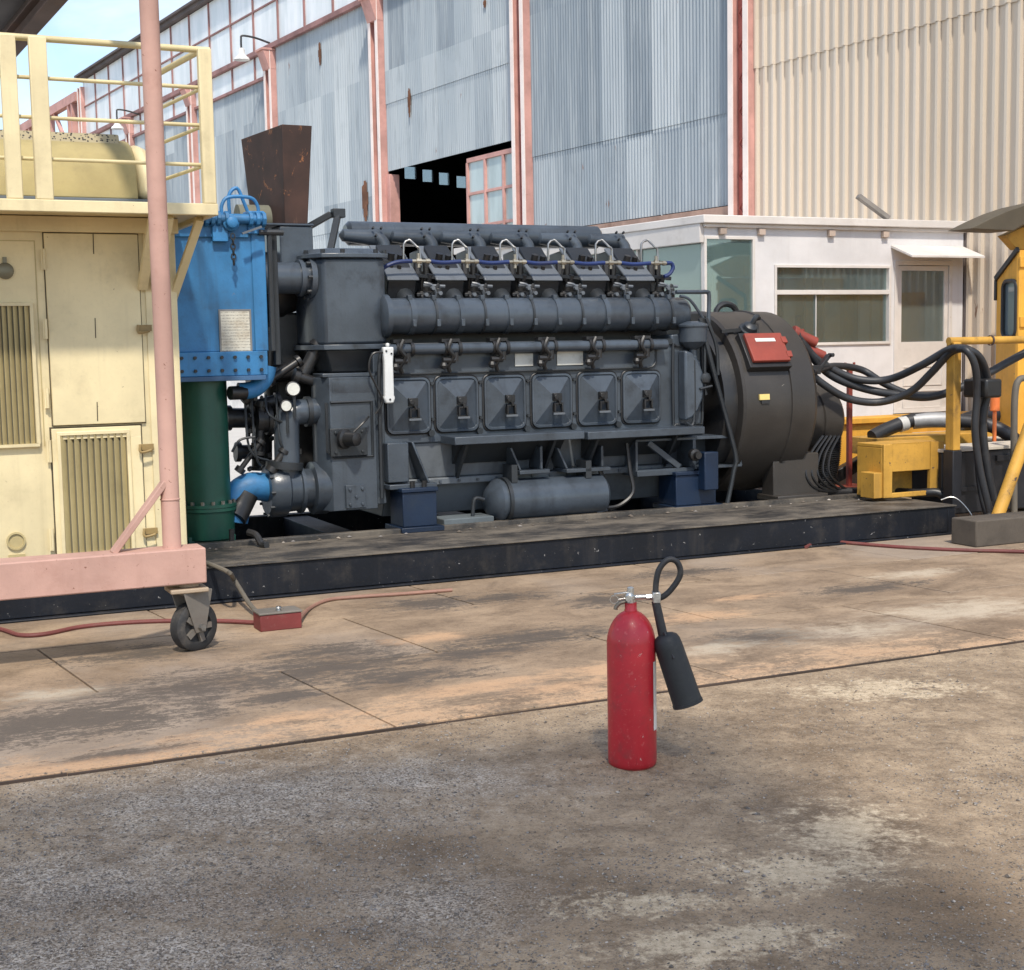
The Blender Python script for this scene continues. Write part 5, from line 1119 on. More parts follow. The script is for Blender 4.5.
# upper double door, lower door
a = rect(48, 234, 141, 424); dm_ = MB().box(a[0], a[1], vK-.022, vK-.001, a[2], a[3]); dU = part('door', dm_, m_cream, cb_, .004)
def vline(x0, y0, y1, par, w=.006):
    p, q = E(x0, y0, vK-.02), E(x0+(y1-y0)*.03, y1, vK-.02); part('seam', MB().bar((p[0], vK-.0222, p[2]), (q[0], vK-.0222, q[2]), w, .004, (0, 1, 0)), m_gap, par)
vline(93, 234, 254, dU); vline(95, 318, 338, dU); vline(97, 402, 421, dU)
g_ = MB().frame(a[0]-.007, a[1]+.007, a[2]-.007, a[3]+.007, vK-.003, vK-.0005, .007); part('door_gap', g_, m_gap, cb_)
b = rect(54, 427, 143, 553); dL = part('door', MB().frame(b[0], b[1], b[2]-.1, b[3], vK-.022, vK-.001, .07), m_cream, cb_, .004); part('door_gap', MB().frame(b[0]-.01, b[1]+.01, b[2]-.11, b[3]+.01, vK-.003, vK-.0005, .01), m_gap, cb_)
def louvre(x0, y0, x1, y1, par, n):
    c = rect(x0, y0, x1, y1, vK-.02); fr_ = part('louvre', MB().frame(c[0]-.022, c[1]+.022, c[2]-.022, c[3]+.022, vK-.034, vK-.0005, .022), m_cream, par, .004)
    part('louvre_back', MB().box(c[0], c[1], vK-.006, vK-.0022, c[2], c[3]), m_lback, fr_)
    mb = MB(); st = (c[1]-c[0])/n
    for k in range(n):
        u = c[0]+st*(k+.5); mb.hexa([(u-st*.46, vK-.030, c[2]), (u-st*.40, vK-.032, c[2]), (u+st*.34, vK-.009, c[2]), (u+st*.30, vK-.007, c[2]), (u-st*.46, vK-.030, c[3]), (u-st*.40, vK-.032, c[3]), (u+st*.34, vK-.009, c[3]), (u+st*.30, vK-.007, c[3])])
    part('slats', mb, m_louv, fr_)
louvre(63, 434, 129, 552, cb_, 10); louvre(-30, 306, 33, 445, cb_, 11)
c = rect(-40, 240, 40, 448); part('panel_seam', MB().box(c[1]-.006, c[1], vK-.004, vK-.0005, c[2], c[3]).box(c[0], c[1]-.007, vK-.004, vK-.0005, c[3]-.006, c[3]), m_louv, cb_)
for (x, y0, y1, par) in ((42.5, 249, 270, dU), (44.5, 319, 339, dU), (46, 388, 408, dU), (48.5, 440, 462, dL), (51, 528, 550, dL)):
    c = rect(x-2.2, y0, x+2.6, y1); h = part('hinge', MB().box(c[0], c[1], vK-.03, vK-.0235, c[2], c[3]).cyl((c[1]-.01, vK-.034, c[2]), (c[1]-.01, vK-.034, c[3]), .009, n=8), m_cream, par)
for (x, y) in ((144, 328), (146, 447), (150, 531)):
    p = E(x, y, vK-.03); part('latch', MB().box(p[0]-.045, p[0]+.05, vK-.035, vK-.0235, p[2]-.02, p[2]+.02).tube([(p[0]-.04, vK-.05, p[2]+.02), (p[0]-.04, vK-.06, p[2]-.03), (p[0]+.03, vK-.06, p[2]-.02)], .009, 6), paint('latch_brass', lin((150, 126, 80)), .5, .3), cb_, .002)
p = E(5, 271, vK); part('lock_cover', MB().lathe((p[0], vK-.001, p[2]), (0, -1, 0), [(0, .05), (.012, .052), (.02, .04), (.024, .01)], 20).box(p[0]-.012, p[0]+.012, vK-.02, vK-.001, p[2]+.05, p[2]+.085), paint('tarnished', lin((128, 124, 104)), .4, .3, metal=.4), cb_)
p = E(16, 541, vK); part('plug_hole', MB().lathe((p[0], vK-.001, p[2]), (0, -1, 0), [(0, .058), (.014, .058), (.015, .047), (.004, .046)], 20).box(p[0]-.05, p[0]+.05, vK-.02, vK-.001, p[2]-.12, p[2]-.085), m_louv, cb_)
part('corner_post', MB().box(uR-.2, uR+.004, vK-.012, vK-.0005, zk0, zk1), m_cream, cb_, .004)
# balcony deck and brackets
vB = -.30; uB = eu(215, 206, vB)+.02; zb1, zb0 = ez(110, 201, vB), ez(110, 213, vB)
mb = MB(); mb.box(uL, uB, vB, vB+.04, zb0, zb1); mb.box(uL, uB-.03, vB+.041, vK+1.9, zb1-.04, zb1-.012); mb.box(uB-.04, uB, vB+.041, vK+1.9, zb0, zb1); bd = part('deck', mb, m_cream, cb_, .005)
part('fascia', MB().box(uL, uR+.02, vK-.06, vK-.001, zk1-.12, zb1-.045), m_cream, cb_, .005)
for (x, v0) in ((148, vB), (165, vB)):
    pass
uu_ = eu(170, 260, vK)
mb = MB()
for du in (-.10, -.19):
    top = (uu_+du, vB+.1, zb0-.005); bot = (uu_+du, vK-.02, zb0-.42); mb.bar(top, bot, .045, .06, (1, 0, 0))
part('bracket', mb, m_cream, cb_, .004)
mb = MB(); a_ = E(196, 214, vB+.1); b_ = E(177, 278, vK+.0); mb.bar((uB-.06, vB+.25, zb0-.002), (uR-.02, vK+.08, zb0-.52), .05, .05, (0, 1, 0)); part('bracket', mb, m_cream, cb_, .004)
# railing
zr = ez(110, 41, vB); posts = [eu(11, 110, vB), eu(41, 110, vB), uB-.045]
mb = MB()
for u, wd in zip(posts, (.045, .05, .04)): 
    pm = part('railing_post', MB().box(u-wd, u+wd, vB+.005, vB+.06, zb1+.0005, zr), m_cream, cb_, .006)
m_rail = paint('rail_cream', lin((208, 193, 148)), .5, .15, dirt=(.15, .12, .07), da=.3)
for y, r in ((41, .02), (80, .012), (119, .012), (160, .012)):
    z = ez(110, y, vB); part('railing_bar', MB().cyl((uL, vB+.07, z), (uB, vB+.07, z), r, n=10), m_rail, cb_)
    part('railing_bar', MB().cyl((uB-.05, vB+.07, z), (uB-.05+sd_.x*.95, vB+.07+sd_.y*.95, z), r, n=10), m_rail, cb_)
e_ = (uB-.05+sd_.x*.95, vB+.07+sd_.y*.95); part('railing_post', MB().box(e_[0]-.04, e_[0]+.04, e_[1]-.03, e_[1]+.03, zb1-.01, zr+.02), m_cream, cb_, .005)
# tank on the cabin roof
vt = .95; a = F.rect(0, 136, 153, 200, vt-.45); cz = zb1+.1
tk_ = thing('roof_tank', 'rounded cream tank with a mesh topped hatch lying on the cabin roof', 'tank', (-3, vt, zb1))
zTop = ez(60, 140, vt); rT_ = .62
uE = eu(152, 165, vt-.4)
mb = MB(); prof = []
for k in range(13):
    an = PI*k/12; prof.append((vt-math.cos(an)*.52, zb1+.10+(zTop-zb1-.1)*(math.sin(an)**.6)))
mb.prism([(vt-.52, zb1+.09)]+prof+[(vt+.52, zb1+.09)], 'u', uL, uE-.12)
part('shell', mb, paint('tank_cream', lin((172, 156, 108)), .75, .2, dirt=(.2, .16, .09), da=.5, ds=4, chip=(.1, .08, .06), ca=-.02), tk_, .03)
mb = MB(); mb.prism([(vt+(p[0]-vt)*.94, zb1+.1+(p[1]-zb1-.1)*.94) for p in prof]+[], 'u', uE-.119, uE); part('end_cap', mb, m_cream, tk_, .05)
def mesh_mat():
    t = NT('dotted_mesh'); v = t.voro(52, rnd=.8); t.set(Base_Color=t.mix(t.ramp(v, .3, .42), (.025, .022, .018), (.36, .30, .18)), Roughness=.7); return t.m
mb = MB(); mb.prism([(vt-.3, zTop-.06), (vt-.26, zTop+.015), (vt+.3, zTop+.02), (vt+.3, zTop-.05)], 'u', uL, eu(112, 140, vt)); part('mesh_hatch', mb, mesh_mat(), tk_, .01)
part('saddle', MB().box(uL, uE, vt-.55, vt+.55, zb1+.003, zb1+.09), paint('saddle_grey', lin((105, 112, 118)), .6, .2), tk_, .004)
# ------------------------------------------------------------------ pink gantry crane
pc = F.Z(192, 651, .012); vQ = pc[1]+.02; uQ = pc[0]
gt = thing('gantry_crane', 'faded pink rolling gantry frame with a caster standing before the cream cabin', 'gantry', (uQ, vQ, .012))
m_gant = paint('gantry_pink', lin((190, 151, 137)), .62, .18, dirt=(.30, .14, .10), da=.35, ds=4, streak=.2, chip=(.20, .085, .055), ca=.055, cs=30)
b0 = F.rect(-20, 563, 206, 582, vQ-.1); zb_0 = E(103, 592, vQ-.1)[2]; zb_1 = E(103, 555.5, vQ-.1)[2]
uE_ = E(206.5, 563, vQ-.1)[0]
part('base_beam', MB().box(-5.2, uE_, vQ-.1, vQ+.1, zb_0, zb_1), m_gant, gt, .008)
pb = E(172, 545, vQ); ptop = E(146.5, -20, vQ)
rp = (E(184, 500, vQ)[0]-E(165.5, 500, vQ)[0])/2
zPT = 3.98
part('pole', MB().cyl((pb[0], vQ, zb_1), (pb[0], vQ, zPT), rp, n=28), m_gant, gt)
part('weld_band', MB().lathe((pb[0], vQ, zb_1+.26), (0, 0, 1), [(0, rp), (.003, rp+.004), (.008, rp+.004), (.011, rp)], 28, cap=False), m_gant, gt)
x0, x1 = E(113, 552, vQ), E(161, 482, vQ); part('brace', MB().bar((x0[0], vQ, zb_1-.005), (x1[0]+.02, vQ, x1[2]), .03, .085, (0, 1, 0)), m_gant, gt, .004)
# top beam running back from the pole head
hz = rad(-28.5); dH = Vector((math.sin(hz)*F.U[0]+math.cos(hz)*F.U[1], math.sin(hz)*F.N[0]+math.cos(hz)*F.N[1]))
m_rbeam = paint('rusty_brown_beam', lin((84, 66, 62)), .7, .3, dirt=(.16, .075, .045), da=.6, ds=3)
mb = MB(); A_ = Vector((pb[0], vQ, zPT)); 
def hb(s, o, z): return (A_.x+dH.x*s-dH.y*o, A_.y+dH.y*s+dH.x*o, z)
def hbox(s0, s1, o0, o1, z0, z1, m=None):
    return (m or mb).hexa([hb(s, o, z) for z in (z0, z1) for s, o in ((s0, o0), (s1, o0), (s1, o1), (s0, o1))])
hbox(-.5, 7, -.06, .06, zPT+.001, zPT+.016); hbox(-.5, 7, -.06, .06, zPT+.13, zPT+.146); hbox(-.5, 7, -.008, .008, zPT+.017, zPT+.129)
part('top_beam', mb, m_rbeam, gt, .004, label='rusty brown I beam overhead')
# caster
cs = thing  # (caster is a part of the gantry)
zA = zb_0; cs_p = part('caster', MB().box(uQ-.115, uQ+.09, vQ-.1, vQ+.09, zA-.05, zA-.026).cyl((uQ, vQ, zA-.026), (uQ, vQ, zA-.001), .06, n=16), paint('caster_tan', lin((176, 156, 132)), .6, .25, dirt=(.12, .08, .05), da=.5), gt, .006)
m_fork = paint('fork_grey', lin((118, 112, 104)), .5, .3, dirt=(.12, .08, .06), da=.6)
cang = rad(28); cu, cv_ = math.cos(cang), math.sin(cang)      # wheel axle direction in (u,v)
rw = (E(190, 607, vQ)[2]-.012+.0)/2+.0; rw = .135
cw = Vector((uQ+.02, vQ, .012+rw))
ax_ = Vector((.42, -.9, 0)).normalized(); tn = Vector((.9, .42, 0)); 
mb = MB()
for s in (-1, 1):
    o = ax_*(.056*s)
    P = [cw+o+tn*-.10+Vector((0, 0, zA-.055-cw.z)), cw+o+tn*.09+Vector((0, 0, zA-.055-cw.z)), cw+o+tn*.035+Vector((0, 0, -.03)), cw+o+tn*-.03+Vector((0, 0, -.03))]
    mb.hexa([p-ax_*.004 for p in P]+[p+ax_*.004 for p in P])
top = cw+Vector((0, 0, zA-.06-cw.z)); mb.hexa([top+tn*a+ax_*b+Vector((0, 0, c)) for c in (0, .012) for a, b in ((-.1, -.06), (.09, -.06), (.09, .06), (-.1, .06))])
part('fork', mb, m_fork, cs_p, .003)
part('wheel', MB().lathe(cw-ax_*.042, ax_, [(0, rw*.62), (.0, rw*.9), (.01, rw), (.074, rw), (.084, rw*.9), (.084, rw*.66), (.07, rw*.62), (.07, rw*.3), (.088, rw*.28), (.088, .02)], 36), paint('caster_rubber', lin((44, 44, 45)), .65, .35, dirt=(.14, .12, .10), da=.6, ds=8), cs_p)
mb = MB()
for k in range(5):
    a = 2*PI*k/5; d = tn*math.cos(a)+Vector((0, 0, math.sin(a))); mb.bar(cw+ax_*.038+d*rw*.25, cw+ax_*.038+d*rw*.64, .03, .02, ax_)
part('spokes', mb, m_fork, cs_p)
part('axle', MB().bolts([cw+ax_*.062], ax_, .018, .025).cyl(cw-ax_*.07, cw+ax_*.07, .01), m_steel, cs_p)
# dark canopy roof over the left
cn = thing('canopy_roof', 'dark sheet canopy roof edge jutting in at the top left corner', 'canopy', (-5, 2, 0))
def cpt(px, py, z): return F.Z(px, py, z)
zc_ = 4.6; c0_ = cpt(37, -2, zc_); q = Vector((c0_[0], c0_[1], 0))
def cb(s, o, z): return (q.x+dH.x*s-dH.y*o, q.y+dH.y*s+dH.x*o, z)
mb = MB(); 
for s0, s1, o0, o1, z0, z1 in ((-2.5, 6, .02, 3, zc_, zc_+.04),): mb.hexa([cb(s, o, z) for z in (z0, z1) for s, o in ((s0, o0), (s1, o0), (s1, o1), (s0, o1))])
part('roof_sheet', mb, paint('canopy_dark', lin((88, 84, 84)), .7, .2), cn)
mb = MB()
for o in (.02, .55, 1.1, 1.7, 2.3): mb.hexa([cb(s, oo, z) for z in (zc_-.1, zc_-.001) for s, oo in ((-2.5, o), (6, o), (6, o+.05), (-2.5, o+.05))])
part('purlin', mb, paint('canopy_purlin', lin((96, 86, 82)), .7, .3), cn)
pp_ = cb(4.5, 1.4, 0); part('post', MB().box(pp_[0]-.06, pp_[0]+.06, pp_[1]-.06, pp_[1]+.06, .0, zc_-.1), m_rbeam, cn)
pp_ = cb(-2.3, 2.6, 0); part('post', MB().box(pp_[0]-.06, pp_[0]+.06, pp_[1]-.06, pp_[1]+.06, .0, zc_-.1), m_rbeam, cn)

# ------------------------------------------------------------------ fire extinguisher
xb = on_z(631.5, 763, 0); RX = .0885; hX = None
fx = thing('fire_extinguisher', 'red fire extinguisher with a black horn standing on the dirt', 'extinguisher', (xb[0], xb[1], gz(xb[0], xb[1])-.002), W0)
X, Y, Z0 = xb[0], xb[1], gz(xb[0], xb[1])-.002
def xz(px, py): p = on_y(px, py, Y); return p[0], p[2]
RX = (xz(656.5, 700)[0]-xz(607, 700)[0])/2*.985; X = (xz(656.5, 700)[0]+xz(607, 700)[0])/2
zn = xz(630, 608)[1]; zsh = xz(630, 641)[1]
prof = [(0, RX*.80), (.004, RX*.93), (.014, RX*.99), (.03, RX)]
hs = zsh-Z0
prof.append((hs, RX))
for k in range(1, 9):
    a = PI/2*k/8.6; prof.append((hs+(zn-.006-zsh)*math.sin(a), RX*(math.cos(a)*.86+.14*(1-k/8)) if k < 8 else RX*.27))
prof += [(zn-Z0-.004, RX*.245), (zn-Z0+.022, RX*.245)]
def exred():
    t = NT('extinguisher_red'); n = t.noise(3.2, 5, .6); n2 = t.noise(14, 6, .7); n3 = t.noise(60, 3)
    sp = t.sep(); c = t.mix(t.ramp(n, .3, .7), (.34, .011, .02), (.50, .018, .03))
    c = t.mix(t.ramp(n2, .5, .72, 0, .6), c, (.20, .03, .03)); c = t.mix(t.ramp(n3, .6, .74, 0, .4), c, (.50, .13, .12)); c = t.mix(t.ramp(t.noise(1, 5, .7, t.map((55, 55, 7))), .66, .72, 0, .6), c, (.10, .012, .014)); c = t.mix(t.ramp(t.noise(34, 4, .7), .68, .7, 0, .7), c, (.52, .40, .36))
    lowdust = t.math('MULTIPLY', t.ramp(sp[2], .16, .0), t.ramp(n2, .3, .7)); c = t.mix(t.math('MULTIPLY', lowdust, .55), c, (.36, .17, .12))
    t.set(Base_Color=c, Roughness=t.ramp(n2, .3, .8, .34, .55), Coat_Weight=.15); t.bump(t.math('ADD', n2, n), .08, .004); return t.m
part('cylinder', MB().lathe((X, Y, Z0), (0, 0, 1), prof, 48), exred(), fx, angle=50)
part('foot_ring', MB().lathe((X, Y, Z0-.002), (0, 0, 1), [(0, RX*.9), (.008, RX*.9)], 40), m_redbox, fx)
# sticker wraps round the right flank
mb = MB(); ys0, ys1 = xz(654, 659)[1], xz(654, 727)[1]; nA = 16; v_ = []
for z in (ys1, ys0):
    for k in range(nA+1):
        a = rad(-34+k*9); mb.v.append((X+math.cos(a)*(RX+.0012), Y+math.sin(a)*(RX+.0012), z))
for k in range(nA): mb.f.append((k, k+1, nA+2+k, nA+1+k))
part('label_sticker', mb, paint('sticker_white', (.72, .70, .68), .45, .1, dirt=(.3, .2, .2), da=.2, ds=30), fx)
m_chrome = paint('dull_chrome', (.58, .57, .54), .3, .2, metal=.85, dirt=(.12, .1, .08), da=.35, ds=30)
zv = zn+.022; vx = lambda px, py: xz(px, py)
mb = MB(); mb.lathe((X, Y, zv-.004), (0, 0, 1), [(0, .017), (.018, .017), (.02, .021), (.03, .021), (.031, .014), (.062, .014), (.066, .008)], 14)
hx_, hz_ = vx(655, 597); mb.cyl((X, Y, hz_), (hx_, Y, hz_+.002), .0095, n=12); mb.cyl((hx_-.035, Y, hz_+.0), (hx_-.012, Y, hz_+.0), .013, n=6); mb.ball((X-.005, Y-.004, hz_+.004), .02, 10); mb.cyl((X-.01, Y-.03, hz_), (X-.01, Y+.02, hz_), .012, n=12)
part('valve', mb, m_chrome, fx)
a, b, c = vx(629, 600), vx(621, 602), vx(615.5, 609); mb = MB().tube([(a[0], Y, a[1]-.006), (b[0], Y, b[1]-.002), (c[0]+.004, Y, c[1]+.01), (c[0], Y, c[1]-.002)], .0085, 8); part('carry_handle', mb, paint('bronze_handle', (.22, .19, .15), .4, .3, metal=.6), fx)
d = vx(614, 594); e = vx(630, 592); mb = MB().bar((e[0], Y, e[1]), (d[0], Y, d[1]), .02, .004); part('lever', mb, m_chrome, fx, .001)
g = vx(614, 599); part('pin_ring', MB().tube([(g[0]+.016*math.cos(k), Y-.012, g[1]+.016*math.sin(k)) for k in [2*PI*j/12 for j in range(12)]], .0016, 5, 1, closed=True).cyl((g[0]+.015, Y-.012, g[1]), (X, Y-.012, g[1]+.008), .002, n=6), m_chrome, fx)
hp = [(652, 598), (662, 597), (672, 588), (680, 574), (677, 562), (668, 559), (659, 568), (655.5, 582), (655, 596)]
P3 = []
for i, k in enumerate(hp):
    x_, z_ = vx(*k); P3.append((x_, Y+.0-.012*i/8*2, z_))
m_rub = paint('black_rubber', (.022, .022, .024), .55, .3, dirt=(.10, .09, .08), da=.35, ds=16)
part('hose', MB().tube(P3, .0118, 12, 6), m_rub, fx)
a = vx(655, 593); b = vx(656, 600); part('hose_clamp', MB().box(a[0]-.012, a[0]+.018, Y-.04, Y+.012, b[1]-.006, a[1]+.008), m_chrome, fx, .003)
yH = Y-.022; a, b = vx(655, 600), vx(663.5, 640); part('horn_tube', MB().cyl((a[0], yH, a[1]), (b[0], yH-.01, b[1]), .0165, .019, 16), m_rub, fx)
a, b = vx(663.5, 632), vx(686.5, 701); A3, B3 = Vector((a[0], yH-.01, a[1])), Vector((b[0], yH-.03, b[1])); L_ = (B3-A3).length
pr = [(-.0, .02), (.005, .034), (.014, .046), (.03, .0525), (.06, .055), (L_-.03, .058), (L_-.012, .0585), (L_-.011, .061), (L_, .061), (L_, .054), (L_-.06, .045)]
part('horn', MB().lathe(A3, B3-A3, pr, 32, cap=True), paint('horn_rubber', (.016, .018, .02), .55, .25, dirt=(.07, .065, .06), da=.4, ds=12), fx)
ax3 = (B3-A3).normalized(); part('horn_rib', MB().bar(A3-ax3*.01+Vector((0, -.02, 0)), A3+ax3*.09+Vector((0, -.056, 0)), .008, .01), m_rub, fx)

# ------------------------------------------------------------------ hoses, cable, switch box on the plates
m_rhose = paint('dull_red_hose', lin((112, 58, 54)), .6, .25, dirt=(.2, .14, .1), da=.4, ds=6)
def floor_line(name, pts, r, m, label, cat, z=.014, **k):
    P = []
    for p in pts:
        zz = p[2] if len(p) > 2 else z
        q = F.Z(p[0], p[1], zz+r); P.append(q)
    return solo(name, MB().tube(P, r, 8, 8), m, label, cat, **k)
floor_line('air_hose', [(-40, 622), (0, 629), (20, 635), (45, 634), (80, 627), (120, 623), (165, 621), (220, 621), (262, 623)], .0135, m_rhose, 'dull red hose along the foot of the skid behind the caster', 'hose')
floor_line('air_hose', [(806, 547), (822, 541), (850, 543), (900, 547), (960, 550), (1030, 552), (1080, 556)], .014, m_rhose, 'dull red hose on the plates in front of the wood block', 'hose')
m_gcab = paint('grey_cable', lin((104, 98, 88)), .6, .25, dirt=(.2, .15, .1), da=.4)
P = [F.Z(205, 562, ZT+.015), F.Z(228, 572, ZT+.016)]
P += [(F.Z(243, 590, .13)[0], -.07, .16), F.Z(252, 607, .06), F.Z(266, 616, .05)]
solo('extension_lead', MB().tube(P, .015, 8, 8), m_gcab, 'grey cable dropping over the skid edge to the red box', 'cable')
floor_line('extension_lead', [(300, 618, .04), (310, 608), (328, 600), (355, 597), (400, 594), (452, 590)], .012, paint('pinkish_cord', lin((150, 112, 96)), .6, .2), 'pinkish brown cord curling from the red box along the skid', 'cable')
p = F.Z(281, 630, .012); sb = thing('switch_box', 'small worn red metal box on the floor beside the caster', 'box', (p[0], p[1]+.06, .012))
m_wred = paint('worn_red', lin((124, 52, 50)), .65, .35, dirt=(.2, .16, .13), da=.5, ds=9, chip=(.3, .27, .24), ca=.03)
part('body', MB().box(p[0]-.125, p[0]+.125, p[1]-.01, p[1]+.15, .0125, .11), m_wred, sb, .006); part('lid', MB().box(p[0]-.13, p[0]+.13, p[1]-.015, p[1]+.155, .1105, .122), m_fork, sb, .003); part('knob', MB().lathe((p[0]+.0, p[1]+.04, .122), (0, 0, 1), [(0, .014), (.014, .012), (.016, .02), (.024, .016)], 12), m_steel, sb)
# small hose and bits on the deck near the green column
mb = MB(); P = [E(248, 532, .8), E(256, 535, .75), E(262, 545, .7), E(267, 551, .65)]; P = [(q[0], q[1], max(ZT+.02, q[2])) for q in P]; solo('short_hose', MB().tube(P, .025, 8), m_oil, 'short black hose stub lying on the deck by the green column', 'hose')

# ------------------------------------------------------------------ yellow machine on the right
m_yel = paint('machine_yellow', lin((226, 166, 62)), .55, .18, dirt=(.20, .11, .03), da=.35, ds=3, streak=.2, chip=(.12, .08, .05), ca=.02, cs=11)
m_yeld = paint('machine_yellow_worn', lin((196, 148, 60)), .6, .28, dirt=(.10, .065, .03), da=.75, ds=4, streak=.35, chip=(.09, .06, .045), ca=.06, cs=14)
m_bfr = paint('black_frame', (.012, .013, .017), .5, .4, dirt=(.06, .05, .045), da=.35, ds=5)
lo = thing('yellow_locomotive', 'yellow cabbed machine with a black frame at the right edge', 'locomotive', (6, 1.2, .0))
vL = .45
a = rect(942, 447, 1018, 548, vL); uF = a[0]; zD = E(980, 447, vL)[2]
part('frame', MB().box(uF, uF+3, vL, vL+.4, .10, zD-.03).box(uF+1.3, uF+3, vL+.401, vL+2.3, .10, zD-.03), m_bfr, lo, .012)
part('deck', MB().box(uF-.01, uF+3, vL-.02, vL+.42, zD-.029, zD).box(uF+1.3, uF+3, vL+.421, vL+2.3, zD-.029, zD), paint('deck_pale', lin((190, 182, 168)), .7, .15, dirt=(.2, .16, .12), da=.5), lo, .004)
part('frame_ladder', MB().box(uF+.6, uF+.9, vL-.03, vL-.001, .55, .6).box(uF+.1, uF+.5, vL-.025, vL-.001, .3, .34), m_bfr, lo)
# step box (yellow) left of the frame, with an open slot
vS_ = .5
b = rect(884, 443, 944, 498, vS_); b = (b[0], b[1], max(b[2], ZT+.03), b[3])
s0, s1 = E(892, 475, vS_)[0], E(930, 475, vS_)[0]; sz0, sz1 = E(908, 492, vS_)[2], E(908, 471, vS_)[2]
mb = MB(); mb.box(b[0], s0, vS_, vS_+.03, b[2], b[3]); mb.box(s1, b[1], vS_, vS_+.03, b[2], b[3]); mb.box(s0, s1, vS_, vS_+.03, sz1, b[3]); mb.box(s0, s1, vS_, vS_+.03, b[2], sz0)
mb.box(b[0], b[1], vS_+.031, vS_+.36, b[3]-.03, b[3]); mb.box(b[0], b[0]+.03, vS_+.031, vS_+.36, b[2], b[3]-.031); mb.box(s0-.02, s1+.02, vS_+.25, vS_+.28, b[2], sz1+.02)
mb.box(b[0]-.09, b[0]-.001, vS_+.02, vS_+.2, b[2], b[2]+.22); stp = part('step_box', mb, m_yeld, lo, .005, label='worn yellow step box with an open slot')
b2 = rect(885, 436, 960, 442, vS_+.9); part('ledge', MB().box(b2[0]-.1, b2[1]+.5, vS_+.9, vS_+1.3, b2[3]-.16, b2[3]), m_yeld, lo, .006)
b3 = rect(825, 418, 925, 465, 2.35); part('end_beam', MB().box(b3[0]-.2, b3[1]+1.5, 2.35, 2.75, b3[2], b3[3]).box(b3[0]-.2, b3[1]+1.5, 2.3, 2.349, b3[3]-.05, b3[3]+.01), m_yel, lo, .008)
# cab: an angled corner panel with the window, then the long side
vC_ = 1.2; pA = E(1017.5, 340, vC_); pB = E(996, 340, vC_+.42); pC = E(1001, 340, 3.0)
cz0, cz1, czb = E(1005, 432, vC_)[2]-.3, E(1017.5, 250, vC_)[2], E(998, 280, vC_+.42)[2]
dF = Vector((pA[0]-pB[0], pA[1]-pB[1])); LF = dF.length; dF.normalize(); nF = Vector((dF.y, -dF.x))
def fp(s, o, z): return (pB[0]+dF.x*s+nF.x*o, pB[1]+dF.y*s+nF.y*o, z)
def fprism(poly, o0, o1, mb=None):
    mb = mb or MB(); n = len(poly); b = [fp(s, o, z) for o in (o0, o1) for s, z in poly]
    return mb.add(b, [tuple(range(n)), tuple(range(2*n-1, n-1, -1))]+[(i, (i+1) % n, n+(i+1) % n, n+i) for i in range(n)])
w0, w1, wz0, wz1 = LF*.32, LF*.93, E(1008, 337, vC_+.2)[2], E(1008, 281, vC_+.2)[2]
top = lambda s: czb+(cz1-czb)*s/LF
mb = MB(); fprism([(0, cz0), (w0, cz0), (w0, top(w0)), (0, czb)], 0, -.04, mb); fprism([(w1, cz0), (LF, cz0), (LF, cz1), (w1, top(w1))], 0, -.04, mb)
fprism([(w0, cz0), (w1, cz0), (w1, wz0), (w0, wz0)], 0, -.04, mb); fprism([(w0, wz1), (w1, wz1), (w1, top(w1)), (w0, top(w0))], 0, -.04, mb)
mb.box(pA[0]+.002, pA[0]+2.2, vC_-.01, vC_+.03, cz0, cz1); mb.prism([(pB[0]+.03, pB[1]+.03), (pC[0], pC[1]), (pC[0]+.04, pC[1]), (pB[0]+.07, pB[1]+.03)], 'z', cz0, czb); mb.box(pC[0], pA[0]+2.2, 2.96, 3.0, cz0, czb)
cab_ = part('cab', mb, m_yel, lo, .004)
e1_, e2_ = fp(-.01, .01, czb+.01), fp(LF, .01, cz1+.01); part('cab_edge', MB().bar(e1_, e2_, .05, .03, tuple(nF)+(0,)).bar(fp(-.008, .004, czb), fp(-.008, .004, czb-.2), .03, .03), m_iron, cab_, .004)
wr = MB().tube([fp(s, .006, z) for s, z in rrect(w0, w1, wz0, wz1, .07)], .02, 6, 1, closed=True); ww = part('cab_window', wr, m_iron, cab_)
part('pane', fprism([(w0, wz0), (w1, wz0), (w1, wz1), (w0, wz1)], -.012, -.02), glass('cab_glass', (.25, .32, .36), .3), ww)
for y in (262, 322): q = E(1017.5, y, vC_); part('hinge', MB().box(q[0]+.01, q[0]+.08, vC_-.03, vC_-.011, q[2]-.05, q[2]+.05), m_yel, cab_, .004)
# curved cab roof visor
vV0, vV1 = 1.0, 1.35
kp = [E(950, 230.5, vV1), E(966, 222.5, vV1), E(985, 214, vV1), E(1003, 208, vV1), E(1026, 203, vV1)]
pts = catmull([(k[0], k[2], 0) for k in kp]+[(kp[-1][0]+.7, kp[-1][2]+.03, 0), (kp[-1][0]+1.6, kp[-1][2]+.02, 0)], 5)
poly = [(p.x, p.y) for p in pts]+[(p.x, p.y-.025) for p in reversed(pts)]
m_vis = paint('olive_roof', lin((82, 74, 60)), .6, .2, dirt=(.08, .06, .04), da=.4)
a0, a1, a2 = E(950, 231.5, vV0+.0), E(985, 231, vV0), E(990, 233, vV0)
def vp_(x, y, v): q = E(x, y, v); return (q[0], q[2])
up_ = [vp_(x, y, 1.3) for x, y in ((949, 231), (958, 226.5), (968, 221.5), (985, 214), (1003, 208), (1026, 203))]
lo2 = [vp_(x, y, 1.3) for x, y in ((1040, 219), (1012, 224), (1000, 228), (992, 233), (975, 232.5))]
xe = up_[-1][0]+1.6
